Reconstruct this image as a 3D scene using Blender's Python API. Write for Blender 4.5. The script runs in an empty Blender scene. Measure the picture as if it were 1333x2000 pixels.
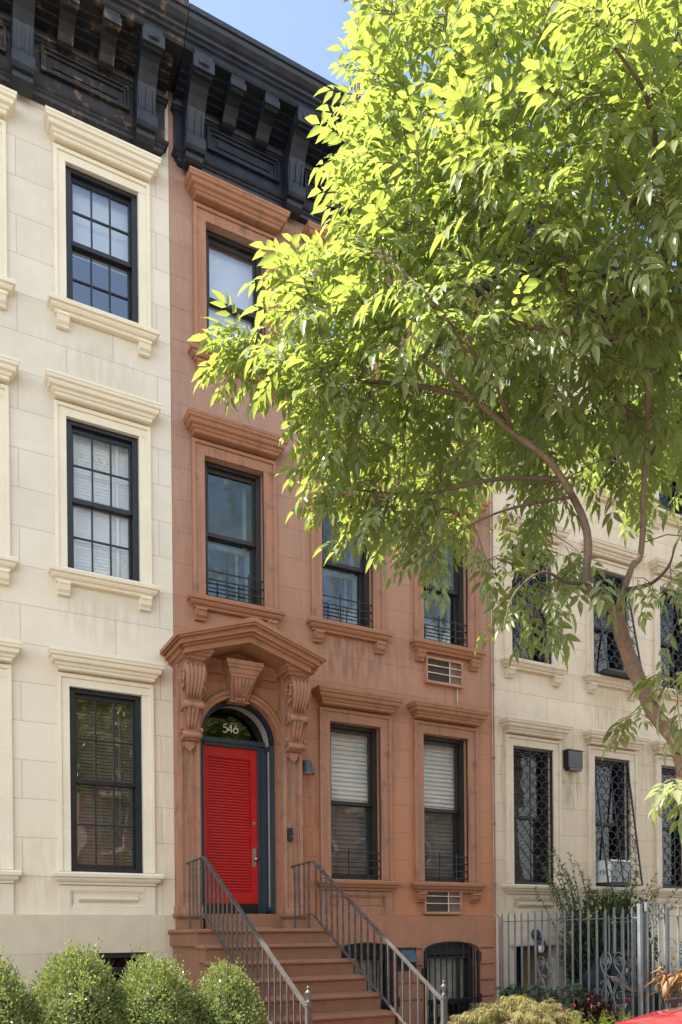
import bpy, bmesh, math, random
from mathutils import Vector, Matrix, Quaternion, noise, kdtree
from mathutils.geometry import tessellate_polygon
PI = math.pi
random.seed(7)
scene = bpy.context.scene
col = scene.collection

# ------------------------------------------------------------------ helpers
class MB:
    """collects faces; build() links them as one mesh object"""
    def __init__(s):
        s.v = []; s.f = []; s.sm = []
    def face(s, pts, smooth=False):
        i = len(s.v); s.v.extend([tuple(p) for p in pts]); s.f.append(tuple(range(i, i + len(pts)))); s.sm.append(smooth)
    def mesh(s, vs, fs, smooth=False):
        i = len(s.v); s.v.extend([tuple(p) for p in vs])
        for f in fs:
            s.f.append(tuple(a + i for a in f)); s.sm.append(smooth)
    def box(s, x0, x1, y0, y1, z0, z1):
        if x0 > x1: x0, x1 = x1, x0
        if y0 > y1: y0, y1 = y1, y0
        if z0 > z1: z0, z1 = z1, z0
        vs = [(x0,y0,z0),(x1,y0,z0),(x1,y1,z0),(x0,y1,z0),(x0,y0,z1),(x1,y0,z1),(x1,y1,z1),(x0,y1,z1)]
        s.mesh(vs, [(0,3,2,1),(4,5,6,7),(0,1,5,4),(1,2,6,5),(2,3,7,6),(3,0,4,7)])
    def prism_x(s, prof, x0, x1, smooth=False):
        """prof: (y,z) outline, extruded along X with capped ends"""
        n = len(prof)
        vs = [(x0, y, z) for y, z in prof] + [(x1, y, z) for y, z in prof]
        s.mesh(vs, [(i, (i+1) % n, n + (i+1) % n, n + i) for i in range(n)], smooth)
        s.mesh([(x0, y, z) for y, z in prof], [tuple(range(n))[::-1]])
        s.mesh([(x1, y, z) for y, z in prof], [tuple(range(n))])
    def prism_y(s, prof, y0, y1, smooth=False):
        """prof: (x,z) outline, extruded along Y"""
        n = len(prof)
        vs = [(x, y0, z) for x, z in prof] + [(x, y1, z) for x, z in prof]
        s.mesh(vs, [(i, (i+1) % n, n + (i+1) % n, n + i) for i in range(n)], smooth)
        s.mesh([(x, y0, z) for x, z in prof], [tuple(range(n))])
        s.mesh([(x, y1, z) for x, z in prof], [tuple(range(n))[::-1]])
    def molding(s, x0, x1, y0, prof, yw=0.0):
        """prof: (d,z) bottom to top, d = projection; returns mitred at both ends; butts on the wall plane y=yw"""
        rows = []
        for d, z in prof:
            rows.append([(x0-d, yw, z), (x0-d, -(y0+d), z), (x1+d, -(y0+d), z), (x1+d, yw, z)])
        for a, b in zip(rows, rows[1:]):
            for i in range(3):
                s.face([a[i], a[i+1], b[i+1], b[i]])
        s.face(rows[-1]); s.face(rows[0][::-1])
    def tube(s, pts, r, n=6, caps=True, smooth=True):
        pts = [Vector(p) for p in pts]
        rr = r if isinstance(r, (list, tuple)) else [r] * len(pts)
        base = len(s.v); prev = None
        for i, p in enumerate(pts):
            t = (pts[min(i+1, len(pts)-1)] - pts[max(i-1, 0)])
            t = t.normalized() if t.length > 1e-9 else Vector((0,0,1))
            if prev is None:
                a = Vector((0,0,1)) if abs(t.z) < .9 else Vector((0,1,0))
                u = t.cross(a).normalized()
            else:
                u = (prev - t * prev.dot(t))
                u = u.normalized() if u.length > 1e-6 else t.orthogonal().normalized()
            prev = u; w = t.cross(u)
            for k in range(n):
                an = 2*PI*k/n + (PI/4 if n == 4 else 0)
                s.v.append(tuple(p + (u*math.cos(an) + w*math.sin(an)) * rr[i]))
        for i in range(len(pts)-1):
            for k in range(n):
                a = base+i*n+k; b = base+i*n+(k+1) % n
                s.f.append((a, b, b+n, a+n)); s.sm.append(smooth and n > 4)
        if caps:
            s.f.append(tuple(base+k for k in range(n))[::-1]); s.sm.append(False)
            e = base+(len(pts)-1)*n
            s.f.append(tuple(e+k for k in range(n))); s.sm.append(False)
    def bar(s, a, b, w, h=None, up=(0,0,1)):
        """rectangular bar from a to b"""
        a = Vector(a); b = Vector(b); h = w if h is None else h
        t = (b-a).normalized(); up = Vector(up)
        if abs(t.dot(up)) > .95: up = Vector((0,1,0)) if abs(t.y) < .9 else Vector((1,0,0))
        u = t.cross(up).normalized()*w/2; v = u.cross(t).normalized()*h/2
        vs = [a-u-v, a+u-v, a+u+v, a-u+v, b-u-v, b+u-v, b+u+v, b-u+v]
        s.mesh(vs, [(0,3,2,1),(4,5,6,7),(0,1,5,4),(1,2,6,5),(2,3,7,6),(3,0,4,7)])
    def lathe(s, prof, c=(0,0,0), n=14, smooth=True):
        base = len(s.v)
        for r, z in prof:
            for k in range(n):
                a = 2*PI*k/n; s.v.append((c[0]+r*math.cos(a), c[1]+r*math.sin(a), c[2]+z))
        for i in range(len(prof)-1):
            for k in range(n):
                a = base+i*n+k; b = base+i*n+(k+1) % n
                s.f.append((a, b, b+n, a+n)); s.sm.append(smooth)
        s.f.append(tuple(base+k for k in range(n))[::-1]); s.sm.append(False)
        e = base+(len(prof)-1)*n
        s.f.append(tuple(e+k for k in range(n))); s.sm.append(False)
    def ball(s, c, r, n=10, m=7):
        rx, ry, rz = r if isinstance(r, (tuple, list)) else (r, r, r)
        base = len(s.v)
        for j in range(m+1):
            th = PI*j/m
            for k in range(n):
                a = 2*PI*k/n
                s.v.append((c[0]+rx*math.sin(th)*math.cos(a), c[1]+ry*math.sin(th)*math.sin(a), c[2]+rz*math.cos(th)))
        for j in range(m):
            for k in range(n):
                a = base+j*n+k; b = base+j*n+(k+1) % n
                s.f.append((a, a+n, b+n, b)); s.sm.append(True)
    def build(s, name, mat, parent=None, bevel=0, loc=None):
        me = bpy.data.meshes.new(name)
        me.from_pydata(s.v, [], s.f)
        me.polygons.foreach_set('use_smooth', s.sm)
        if isinstance(mat, (list, tuple)):
            for m in mat: me.materials.append(m)
        elif mat: me.materials.append(mat)
        me.update()
        o = bpy.data.objects.new(name, me); col.objects.link(o)
        if parent: o.parent = parent
        if loc: o.location = loc
        if bevel:
            bm = bmesh.new(); bm.from_mesh(me)
            bmesh.ops.remove_doubles(bm, verts=bm.verts, dist=1e-5)
            bmesh.ops.recalc_face_normals(bm, faces=bm.faces)
            bm.to_mesh(me); bm.free()
            md = o.modifiers.new('edge', 'BEVEL'); md.width = bevel; md.segments = 2; md.limit_method = 'ANGLE'; md.angle_limit = math.radians(35)
        return o

def tag(o, label=None, cat=None, group=None, kind=None):
    if label: o['label'] = label
    if cat: o['category'] = cat
    if group: o['group'] = group
    if kind: o['kind'] = kind
    return o
def empty(name, loc, rz=0, label=None, cat=None, group=None, parent=None):
    o = bpy.data.objects.new(name, None); col.objects.link(o)
    o.location = loc; o.rotation_euler = (0, 0, rz); o.empty_display_size = .1
    if parent: o.parent = parent
    return tag(o, label, cat, group)
def copy_tree(o, parent=None):
    c = o.copy(); col.objects.link(c)
    if parent: c.parent = parent
    for ch in list(o.children): copy_tree(ch, c)
    return c
def finish(o):
    """join coincident vertices and fix normals of a built mesh"""
    me = o.data; bm = bmesh.new(); bm.from_mesh(me)
    bmesh.ops.remove_doubles(bm, verts=bm.verts, dist=1e-5)
    bmesh.ops.recalc_face_normals(bm, faces=bm.faces)
    bm.to_mesh(me); bm.free(); return o
def wall_mesh(mb, outline, holes, y):
    """flat wall in the plane y with holes; hole = (points (x,z), depth, closed back)"""
    polys = [[Vector((a, b, 0)) for a, b in outline]] + [[Vector((a, b, 0)) for a, b in h[0]] for h in holes]
    flat = [p for q in polys for p in q]
    i0 = len(mb.v); mb.v.extend([(p.x, y, p.y) for p in flat])
    for t in tessellate_polygon(polys):
        a, b, c = (flat[i] for i in t)
        n = (b-a).cross(c-a).z
        t = tuple(t) if n > 0 else tuple(t)[::-1]
        mb.f.append(tuple(i0+i for i in t)); mb.sm.append(False)
    for pts, dep, back in holes:
        n = len(pts)
        for i in range(n):
            a = pts[i]; b = pts[(i+1) % n]
            mb.face([(a[0], y, a[1]), (b[0], y, b[1]), (b[0], y+dep, b[1]), (a[0], y+dep, a[1])])
        if back: mb.face([(a, y+dep, b) for a, b in pts])
def rect(x0, x1, z0, z1): return [(x0, z0), (x1, z0), (x1, z1), (x0, z1)]
def arc(cx, cz, rx, rz, a0, a1, n): return [(cx+rx*math.cos(a0+(a1-a0)*i/n), cz+rz*math.sin(a0+(a1-a0)*i/n)) for i in range(n+1)]

# ------------------------------------------------------------------ materials
def new_mat(name):
    m = bpy.data.materials.new(name); m.use_nodes = True
    nt = m.node_tree; nt.nodes.clear()
    out = nt.nodes.new('ShaderNodeOutputMaterial'); b = nt.nodes.new('ShaderNodeBsdfPrincipled')
    nt.links.new(b.outputs[0], out.inputs[0])
    return m, nt, b, out
def N(nt, kind, **kw):
    n = nt.nodes.new(kind)
    for k, v in kw.items():
        if k in n.inputs: n.inputs[k].default_value = v
        else: setattr(n, k, v)
    return n
def L(nt, a, b): nt.links.new(a, b)
def mixc(nt, fac, a, b, mode='MIX'):
    m = nt.nodes.new('ShaderNodeMix'); m.data_type = 'RGBA'; m.blend_type = mode
    for s, v in ((0, fac), (6, a), (7, b)):
        if hasattr(v, 'is_linked') or hasattr(v, 'links'): nt.links.new(v, m.inputs[s])
        else: m.inputs[s].default_value = v if s == 0 else (*v, 1)
    return m.outputs[2]
def ramp(nt, fac, p0, p1, c0=(0,0,0,1), c1=(1,1,1,1)):
    r = nt.nodes.new('ShaderNodeValToRGB'); e = r.color_ramp.elements
    e[0].position = p0; e[1].position = p1; e[0].color = c0; e[1].color = c1
    nt.links.new(fac, r.inputs[0]); return r.outputs[0]
def obj_coord(nt, scale=(1,1,1)):
    tc = nt.nodes.new('ShaderNodeTexCoord'); mp = nt.nodes.new('ShaderNodeMapping'); mp.inputs['Scale'].default_value = scale
    nt.links.new(tc.outputs['Object'], mp.inputs[0]); return mp.outputs[0]
def nz(nt, vec, scale, detail=4, rough=.55):
    n = nt.nodes.new('ShaderNodeTexNoise'); n.inputs['Scale'].default_value = scale; n.inputs['Detail'].default_value = detail; n.inputs['Roughness'].default_value = rough
    nt.links.new(vec, n.inputs['Vector']); return n.outputs[0]

def stone(name, base, alt, dark, stain=.5, joints=None, grain=.12, rough=.85, streak=.5, bump=.25, low=None, spots=(), jstr=.75):
    """stucco / cut stone: mottled colour, water streaks, sandy bump, optional scored ashlar joints (row, width, z0, offset)"""
    m, nt, b, out = new_mat(name)
    v = obj_coord(nt)
    big = nz(nt, v, .9, 5, .6); mid = nz(nt, v, 5, 5, .6); fine = nz(nt, v, 62, 3, .75)
    c = mixc(nt, ramp(nt, big, .32, .68), base, alt)
    c = mixc(nt, ramp(nt, nz(nt, v, 2.6, 6, .65), .40, .66), c, mixc(nt, .5, c, tuple(min(1, x*1.12) for x in base)))
    vs = obj_coord(nt, (5, 5, .35)); st = nz(nt, vs, 1.6, 5, .65)
    sfac = N(nt, 'ShaderNodeMath', operation='MULTIPLY'); L(nt, ramp(nt, st, .52, .78), sfac.inputs[0]); sfac.inputs[1].default_value = streak
    c = mixc(nt, sfac.outputs[0], c, dark)
    pf = N(nt, 'ShaderNodeMath', operation='MULTIPLY'); L(nt, ramp(nt, mid, .55, .75), pf.inputs[0]); pf.inputs[1].default_value = stain
    c = mixc(nt, pf.outputs[0], c, dark)
    if low:   # changed tint towards the pavement; on cream and brown, warm bounce light painted in
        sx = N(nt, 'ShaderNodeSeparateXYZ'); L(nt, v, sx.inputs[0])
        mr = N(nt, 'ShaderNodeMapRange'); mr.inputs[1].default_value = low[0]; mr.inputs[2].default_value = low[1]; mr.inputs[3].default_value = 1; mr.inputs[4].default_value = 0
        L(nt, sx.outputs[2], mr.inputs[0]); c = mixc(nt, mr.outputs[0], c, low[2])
    for (sx_, sz_, rx_, rz_, amt, scol) in spots:      # local water stains below sills and vents
        mp = N(nt, 'ShaderNodeMapping'); mp.inputs['Scale'].default_value = (1/rx_, .2, 1/rz_); mp.inputs['Location'].default_value = (-sx_/rx_, 0, -sz_/rz_); L(nt, v, mp.inputs[0])
        gr = N(nt, 'ShaderNodeTexGradient', gradient_type='SPHERICAL'); L(nt, mp.outputs[0], gr.inputs[0])
        vn = nz(nt, obj_coord(nt, (9, 9, 1.1)), 1.5, 4, .6)
        mm_ = N(nt, 'ShaderNodeMath', operation='MULTIPLY'); L(nt, ramp(nt, gr.outputs[1], .05, .5), mm_.inputs[0]); L(nt, ramp(nt, vn, .42, .56), mm_.inputs[1])
        m2_ = N(nt, 'ShaderNodeMath', operation='MULTIPLY'); L(nt, mm_.outputs[0], m2_.inputs[0]); m2_.inputs[1].default_value = amt
        c = mixc(nt, m2_.outputs[0], c, scol)
    g = N(nt, 'ShaderNodeMapRange'); L(nt, fine, g.inputs[0]); g.inputs[1].default_value = .3; g.inputs[2].default_value = .7; g.inputs[3].default_value = 1-grain; g.inputs[4].default_value = 1+grain
    c = mixc(nt, 1.0, c, g.outputs[0], 'MULTIPLY')
    bp = N(nt, 'ShaderNodeBump'); bp.inputs['Strength'].default_value = bump; bp.inputs['Distance'].default_value = .006
    add = N(nt, 'ShaderNodeMath', operation='ADD'); L(nt, nz(nt, v, 90, 4, .7), add.inputs[0])
    lump = N(nt, 'ShaderNodeMath', operation='MULTIPLY'); L(nt, nz(nt, v, 7, 3), lump.inputs[0]); lump.inputs[1].default_value = 1.2
    L(nt, lump.outputs[0], add.inputs[1]); h = add.outputs[0]
    if joints:
        row, wid, z0, off = joints
        sx = N(nt, 'ShaderNodeSeparateXYZ'); L(nt, v, sx.inputs[0])
        cb = N(nt, 'ShaderNodeCombineXYZ'); L(nt, sx.outputs[0], cb.inputs[0]); L(nt, sx.outputs[2], cb.inputs[1])
        mp = N(nt, 'ShaderNodeMapping'); mp.inputs['Location'].default_value = (0, -z0, 0); L(nt, cb.outputs[0], mp.inputs[0])
        br = N(nt, 'ShaderNodeTexBrick'); br.offset = off; br.inputs['Scale'].default_value = 1; br.inputs['Mortar Size'].default_value = .0035
        br.inputs['Mortar Smooth'].default_value = .25; br.inputs['Brick Width'].default_value = wid; br.inputs['Row Height'].default_value = row
        br.inputs['Color1'].default_value = (.88,.88,.88,1); br.inputs['Color2'].default_value = (1.04,1.04,1.04,1); br.inputs['Mortar'].default_value = (1,1,1,1)
        L(nt, mp.outputs[0], br.inputs['Vector'])
        c = mixc(nt, jstr*.8, c, br.outputs['Color'], 'MULTIPLY')
        jf = N(nt, 'ShaderNodeMath', operation='MULTIPLY'); L(nt, br.outputs['Fac'], jf.inputs[0]); jf.inputs[1].default_value = jstr
        c = mixc(nt, jf.outputs[0], c, tuple(x*.32 for x in base))
        jh = N(nt, 'ShaderNodeMath', operation='MULTIPLY_ADD'); L(nt, br.outputs['Fac'], jh.inputs[0]); jh.inputs[1].default_value = -2.0; L(nt, h, jh.inputs[2]); h = jh.outputs[0]
    L(nt, h, bp.inputs['Height']); L(nt, bp.outputs[0], b.inputs['Normal'])
    L(nt, c, b.inputs['Base Color']); b.inputs['Roughness'].default_value = rough; b.inputs['Specular IOR Level'].default_value = .25
    return m
def paint(name, colr, rough=.4, wear=None, wearcol=(.2,.12,.07), scale=14, metal=0, bump=.1, var=.25, th=(.6,.66)):
    """painted wood / metal with slight unevenness and optional chips showing another colour"""
    m, nt, b, out = new_mat(name)
    v = obj_coord(nt); n1 = nz(nt, v, 6, 5, .6)
    c = mixc(nt, ramp(nt, n1, .3, .7), tuple(x*(1-var) for x in colr), tuple(min(1, x*(1+var)) for x in colr))
    if wear:
        n2 = nz(nt, v, scale, 6, .7); f = N(nt, 'ShaderNodeMath', operation='MULTIPLY'); L(nt, ramp(nt, n2, *th), f.inputs[0]); f.inputs[1].default_value = wear
        wc = mixc(nt, ramp(nt, nz(nt, v, scale*2.3, 3), .4, .6), wearcol, tuple(x*.45 for x in wearcol))
        c = mixc(nt, f.outputs[0], c, wc)
    L(nt, c, b.inputs['Base Color'])
    rr = N(nt, 'ShaderNodeMapRange'); L(nt, n1, rr.inputs[0]); rr.inputs[3].default_value = rough*.8; rr.inputs[4].default_value = min(1, rough*1.3); L(nt, rr.outputs[0], b.inputs['Roughness'])
    b.inputs['Metallic'].default_value = metal
    bp = N(nt, 'ShaderNodeBump'); bp.inputs['Strength'].default_value = bump; bp.inputs['Distance'].default_value = .003
    L(nt, nz(nt, v, 60, 4, .6), bp.inputs['Height']); L(nt, bp.outputs[0], b.inputs['Normal'])
    return m
def glass_mat(name, tint=(.75,.8,.78), refl=.18, wob=.35, gr=.015):
    m, nt, b, out = new_mat(name); nt.nodes.remove(b)
    tr = N(nt, 'ShaderNodeBsdfTransparent'); tr.inputs[0].default_value = (*tint, 1)
    gl = N(nt, 'ShaderNodeBsdfGlossy'); gl.inputs['Roughness'].default_value = gr; gl.inputs['Color'].default_value = (.95,.97,1,1)
    lw = N(nt, 'ShaderNodeLayerWeight'); lw.inputs[0].default_value = .5
    pw = N(nt, 'ShaderNodeMath', operation='POWER'); L(nt, lw.outputs['Facing'], pw.inputs[0]); pw.inputs[1].default_value = 4
    a = N(nt, 'ShaderNodeMath', operation='MULTIPLY_ADD'); L(nt, pw.outputs[0], a.inputs[0]); a.inputs[1].default_value = .9; a.inputs[2].default_value = refl+.04
    a.use_clamp = True
    bp = N(nt, 'ShaderNodeBump'); bp.inputs['Strength'].default_value = wob; bp.inputs['Distance'].default_value = .01
    L(nt, nz(nt, obj_coord(nt), 2.2, 1), bp.inputs['Height']); L(nt, bp.outputs[0], gl.inputs['Normal'])
    mx = N(nt, 'ShaderNodeMixShader'); L(nt, a.outputs[0], mx.inputs[0]); L(nt, tr.outputs[0], mx.inputs[1]); L(nt, gl.outputs[0], mx.inputs[2])
    L(nt, mx.outputs[0], out.inputs[0]); return m
def leaf_mat(name, c0, c1, trans, tfac=.45, rough=.35, spec=.5, under=None):
    """thin leaves: per-leaf colour, diffuse + translucent + waxy shine"""
    m, nt, b, out = new_mat(name)
    g = N(nt, 'ShaderNodeNewGeometry')
    c = mixc(nt, g.outputs['Random Per Island'], c0, c1)
    c = mixc(nt, ramp(nt, nz(nt, obj_coord(nt), 55, 3, .6), .35, .7), c, mixc(nt, .5, c, c0))
    if under: c = mixc(nt, g.outputs['Backfacing'], c, under)      # paler underside
    L(nt, c, b.inputs['Base Color']); b.inputs['Roughness'].default_value = rough; b.inputs['Specular IOR Level'].default_value = spec
    t = N(nt, 'ShaderNodeBsdfTranslucent')
    tc = mixc(nt, g.outputs['Random Per Island'], trans, tuple(x*.72 for x in trans)); L(nt, tc, t.inputs[0])
    mx = N(nt, 'ShaderNodeMixShader'); mx.inputs[0].default_value = tfac
    L(nt, b.outputs[0], mx.inputs[1]); L(nt, t.outputs[0], mx.inputs[2]); L(nt, mx.outputs[0], out.inputs[0])
    return m

CREAM = (.70,.64,.525); CREAM2 = (.655,.595,.475)
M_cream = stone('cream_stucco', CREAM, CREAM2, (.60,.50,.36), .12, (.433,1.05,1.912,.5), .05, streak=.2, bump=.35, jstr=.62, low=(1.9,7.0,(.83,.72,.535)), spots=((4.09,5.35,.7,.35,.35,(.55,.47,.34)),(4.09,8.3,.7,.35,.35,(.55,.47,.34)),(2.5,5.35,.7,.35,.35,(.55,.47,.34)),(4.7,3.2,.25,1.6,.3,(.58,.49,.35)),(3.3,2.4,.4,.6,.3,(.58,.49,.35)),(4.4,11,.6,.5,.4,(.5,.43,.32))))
M_cream_trim = stone('cream_trim', (.775,.70,.54), (.73,.65,.495), (.62,.53,.39), .12, None, .04, streak=.15, bump=.15)
BROWN = (.40,.245,.18)
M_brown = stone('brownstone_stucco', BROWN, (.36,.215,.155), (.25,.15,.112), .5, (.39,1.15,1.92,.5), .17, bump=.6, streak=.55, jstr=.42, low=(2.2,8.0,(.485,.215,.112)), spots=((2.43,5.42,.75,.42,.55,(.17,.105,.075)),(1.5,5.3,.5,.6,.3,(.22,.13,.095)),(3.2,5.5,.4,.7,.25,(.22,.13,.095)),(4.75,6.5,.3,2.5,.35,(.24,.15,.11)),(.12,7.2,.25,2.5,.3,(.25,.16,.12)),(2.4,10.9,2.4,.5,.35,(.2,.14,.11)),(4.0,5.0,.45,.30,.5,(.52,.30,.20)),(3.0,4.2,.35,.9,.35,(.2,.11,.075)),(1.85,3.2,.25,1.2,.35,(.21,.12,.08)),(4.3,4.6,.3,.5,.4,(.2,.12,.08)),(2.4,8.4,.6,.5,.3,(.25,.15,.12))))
M_brown_trim = stone('brownstone_trim', (.39,.195,.12), (.35,.18,.115), (.13,.09,.068), .75, None, .16, streak=.85, bump=.5)
M_brown_hood = stone('brownstone_hood', (.375,.18,.10), (.33,.16,.09), (.15,.095,.06), .7, None, .16, streak=.3, bump=.3)
M_step = stone('brownstone_step', (.30,.15,.085), (.25,.125,.07), (.14,.08,.05), .45, None, .14, streak=.2, bump=.3)
M_cream_base = stone('cream_base', (.63,.545,.39), (.58,.50,.355), (.46,.38,.26), .25, (.52,1.9,.43,.5), .06, streak=.3, bump=.3, jstr=.5)
M_brown_base = stone('brownstone_base', (.43,.20,.115), (.37,.175,.105), (.22,.125,.085), .5, (.75,1.4,.42,.5), .15, streak=.45, bump=.5, jstr=.4)
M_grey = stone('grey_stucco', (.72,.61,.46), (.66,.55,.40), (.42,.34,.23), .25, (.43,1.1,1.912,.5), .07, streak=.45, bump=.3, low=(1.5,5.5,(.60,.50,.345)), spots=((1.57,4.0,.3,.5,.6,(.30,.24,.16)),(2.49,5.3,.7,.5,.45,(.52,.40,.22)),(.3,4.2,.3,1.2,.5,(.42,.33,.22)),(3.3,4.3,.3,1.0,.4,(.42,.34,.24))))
M_grey_trim = stone('grey_trim', (.68,.58,.44), (.58,.49,.36), (.33,.27,.19), .4, None, .07, streak=.5)
M_brick = stone('opposite_brick', (.34,.17,.12), (.28,.13,.09), (.2,.1,.08), .3, (.075,.22,0,.5), .1)
M_black = paint('black_sash_paint', (.012,.014,.019), .35, bump=.06)
M_brownframe = paint('weathered_dark_frame', (.022,.019,.018), .5, .35, (.11,.07,.045), 9)
M_cornice = paint('cornice_black_paint', (.013,.018,.028), .42, .35, (.10,.075,.06), 11, bump=.5, var=.5, th=(.62,.68))
M_cornice_peel = paint('cornice_peeling_paint', (.019,.019,.022), .5, .85, (.20,.125,.08), 7, bump=.7, var=.5, th=(.55,.62))
M_friezeband = paint('cornice_band', (.075,.065,.058), .7, .8, (.03,.03,.035), 8, bump=.4)
M_glass = glass_mat('window_glass', (.90,.92,.91), refl=.07)
M_glass_refl = glass_mat('reflecting_glass', (.66,.76,.70), refl=.13, gr=.05, wob=.6)
M_glass_grey = glass_mat('shaded_glass', (.50,.52,.50), refl=-.015)
M_glass_screen = glass_mat('screened_glass', (.40,.40,.38), refl=.05)
M_glass_sky = glass_mat('upper_glass', (.88,.91,.93), refl=.27)
M_glass_dark = glass_mat('dark_glass', (.35,.36,.35), refl=-.02)
M_shade = paint('white_roller_shade', (.87,.87,.86), .8, bump=.05, var=.04)
M_blind = paint('white_slat_blind', (.80,.77,.71), .6, bump=.03, var=.05)
M_blind_dark = paint('brown_slat_blind', (.16,.12,.09), .6, bump=.03)
M_room = paint('dim_room', (.07,.058,.05), .9)
M_curtain = paint('pale_curtain', (.45,.41,.33), .9)
M_storm = paint('inner_storm_frame', (.30,.30,.26), .5)
M_red = paint('red_door_paint', (.54,.012,.010), .35, bump=.04, var=.06)
M_blue = paint('blue_grey_paint', (.030,.048,.062), .4, bump=.06, var=.12)
M_navy = paint('navy_arch_paint', (.012,.018,.028), .4, bump=.05)
M_pale = paint('pale_reveal', (.42,.43,.37), .6, bump=.05)
M_kick = paint('black_kick_plate', (.014,.016,.019), .3, .3, (.04,.05,.055), 10)
M_steel = paint('brushed_steel', (.55,.53,.5), .3, metal=1, bump=.02, var=.05)
M_numeral = paint('cream_numeral', (.80,.74,.58), .4, bump=0, var=.02)
M_rail = paint('grey_rail_paint', (.10,.095,.092), .26, .3, (.16,.12,.09), 22, metal=.2, bump=.1)
M_iron = paint('wrought_iron', (.012,.016,.020), .45, .25, (.05,.065,.075), 16, bump=.2)
M_iron_blue = paint('faded_iron', (.035,.048,.062), .5, .4, (.13,.16,.19), 12, bump=.2)
M_fence = paint('silver_fence_paint', (.215,.23,.24), .42, .8, (.05,.045,.045), 26, metal=.25, bump=.25, th=(.62,.65))
M_lamp = paint('slate_lamp_metal', (.055,.085,.10), .4)
M_lampin = paint('lamp_inside', (.75,.74,.70), .6)
M_mat = paint('coir_mat', (.26,.17,.08), .95, bump=.8, var=.4)
M_plastic = paint('black_plastic', (.014,.014,.016), .35, bump=.03)
M_white = paint('white_plastic', (.75,.75,.73), .4, bump=.02, var=.04)
M_ac = paint('air_conditioner_sleeve', (.40,.215,.13), .55, .4, (.22,.13,.08), 9)
M_acgrille = paint('air_conditioner_grille', (.085,.06,.042), .7, bump=.2)
M_conduit = paint('conduit_paint', (.28,.14,.10), .5)
M_drain = paint('white_pipe', (.6,.52,.42), .5)
M_pave = stone('bluestone_paving', (.46,.415,.35), (.40,.36,.305), (.26,.235,.2), .4, (1.5,1.5,0,0), .1)
M_kerb = stone('kerb_stone', (.33,.32,.30), (.28,.27,.26), (.16,.155,.15), .4)
M_asphalt = stone('asphalt', (.14,.13,.12), (.12,.112,.104), (.03,.03,.032), .4, None, .3, bump=.6)
M_soil = stone('soil', (.06,.042,.03), (.045,.032,.024), (.02,.015,.012), .5, None, .3, bump=1)
M_bark = stone('ash_bark', (.27,.205,.145), (.20,.15,.105), (.085,.063,.047), .6, None, .25, streak=.7, bump=1.0, rough=.9)
M_bark_dark = stone('twig_bark', (.15,.11,.078), (.11,.08,.058), (.04,.03,.024), .5, None, .2, bump=.5)
SKY_SAT, SKY_TINT, SKY_STR, SUN_STR, FILL_CLOUD, COFF = .95, (1.03,.99,.92), .38, 15, (9.2,9.5,9.7), (4.2,2.3,.9)
# ------------------------------------------------------------------ windows
# a window is built round (0,0,0) = middle of the opening's bottom edge on the facade plane; +Y runs into the house
def add_frame(mb, w, h, dep=.06, fw=.05):
    mb.box(-w/2, -w/2+fw, dep, dep+.17, 0, h); mb.box(w/2-fw, w/2, dep, dep+.17, 0, h)
    mb.box(-w/2+fw, w/2-fw, dep, dep+.17, h-fw, h); mb.box(-w/2+fw, w/2-fw, dep-.02, dep+.17, 0, .045)
    mb.box(-w/2+fw, -w/2+fw+.018, dep+.004, dep+.03, .045, h-fw); mb.box(w/2-fw-.018, w/2-fw, dep+.004, dep+.03, .045, h-fw)
def add_sash(mb, x0, x1, z0, z1, y, st=.045, rail=.05, cols=1, rows=1):
    mb.box(x0, x0+st, y, y+.04, z0, z1); mb.box(x1-st, x1, y, y+.04, z0, z1)
    mb.box(x0+st, x1-st, y, y+.04, z1-rail, z1); mb.box(x0+st, x1-st, y, y+.04, z0, z0+rail)
    for i in range(1, cols):
        x = x0+st+(x1-x0-2*st)*i/cols; mb.box(x-.009, x+.009, y+.003, y+.032, z0+rail, z1-rail)
    for j in range(1, rows):
        z = z0+rail+(z1-z0-2*rail)*j/rows; mb.box(x0+st, x1-st, y+.006, y+.030, z-.009, z+.009)
def add_casing(mb, w, h, band, proj=.045, fillet=.042, foot=0):
    o = w/2+band
    for s in (-1, 1):
        a, b = sorted((s*w/2, s*(o-fillet))); mb.box(a, b, -proj*.55, .03, foot, h)
        a, b = sorted((s*(o-fillet), s*o)); mb.box(a, b, -proj, 0, foot, h+band-fillet)
    mb.box(-(o-fillet), o-fillet, -proj*.55, .03, h, h+band-fillet)
    mb.box(-o, o, -proj, 0, h+band-fillet, h+band)
HOOD = [(0,0),(.012,.012),(.012,.035),(.03,.045),(.04,.07),(.07,.085),(.078,.105),(.078,.125),(.10,.14),(.104,.165),(.112,.175),(.112,.2),(.07,.225)]
SILL = [(.0,-.155),(.01,-.15),(.014,-.125),(.04,-.115),(.055,-.095),(.06,-.075),(.085,-.068),(.09,-.03),(.075,-.012)]
def slats(mb, w, z0, z1, y, pitch, tilt, th=.003, wd=.045):
    z = z0
    while z < z1:
        dy = math.cos(tilt)*wd/2; dz = math.sin(tilt)*wd/2
        mb.mesh([(-w/2, y-dy, z-dz), (w/2, y-dy, z-dz), (w/2, y, z+.004), (-w/2, y, z+.004), (w/2, y+dy, z+dz), (-w/2, y+dy, z+dz)], [(0,1,2,3),(3,2,4,5)])
        z += pitch
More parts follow.
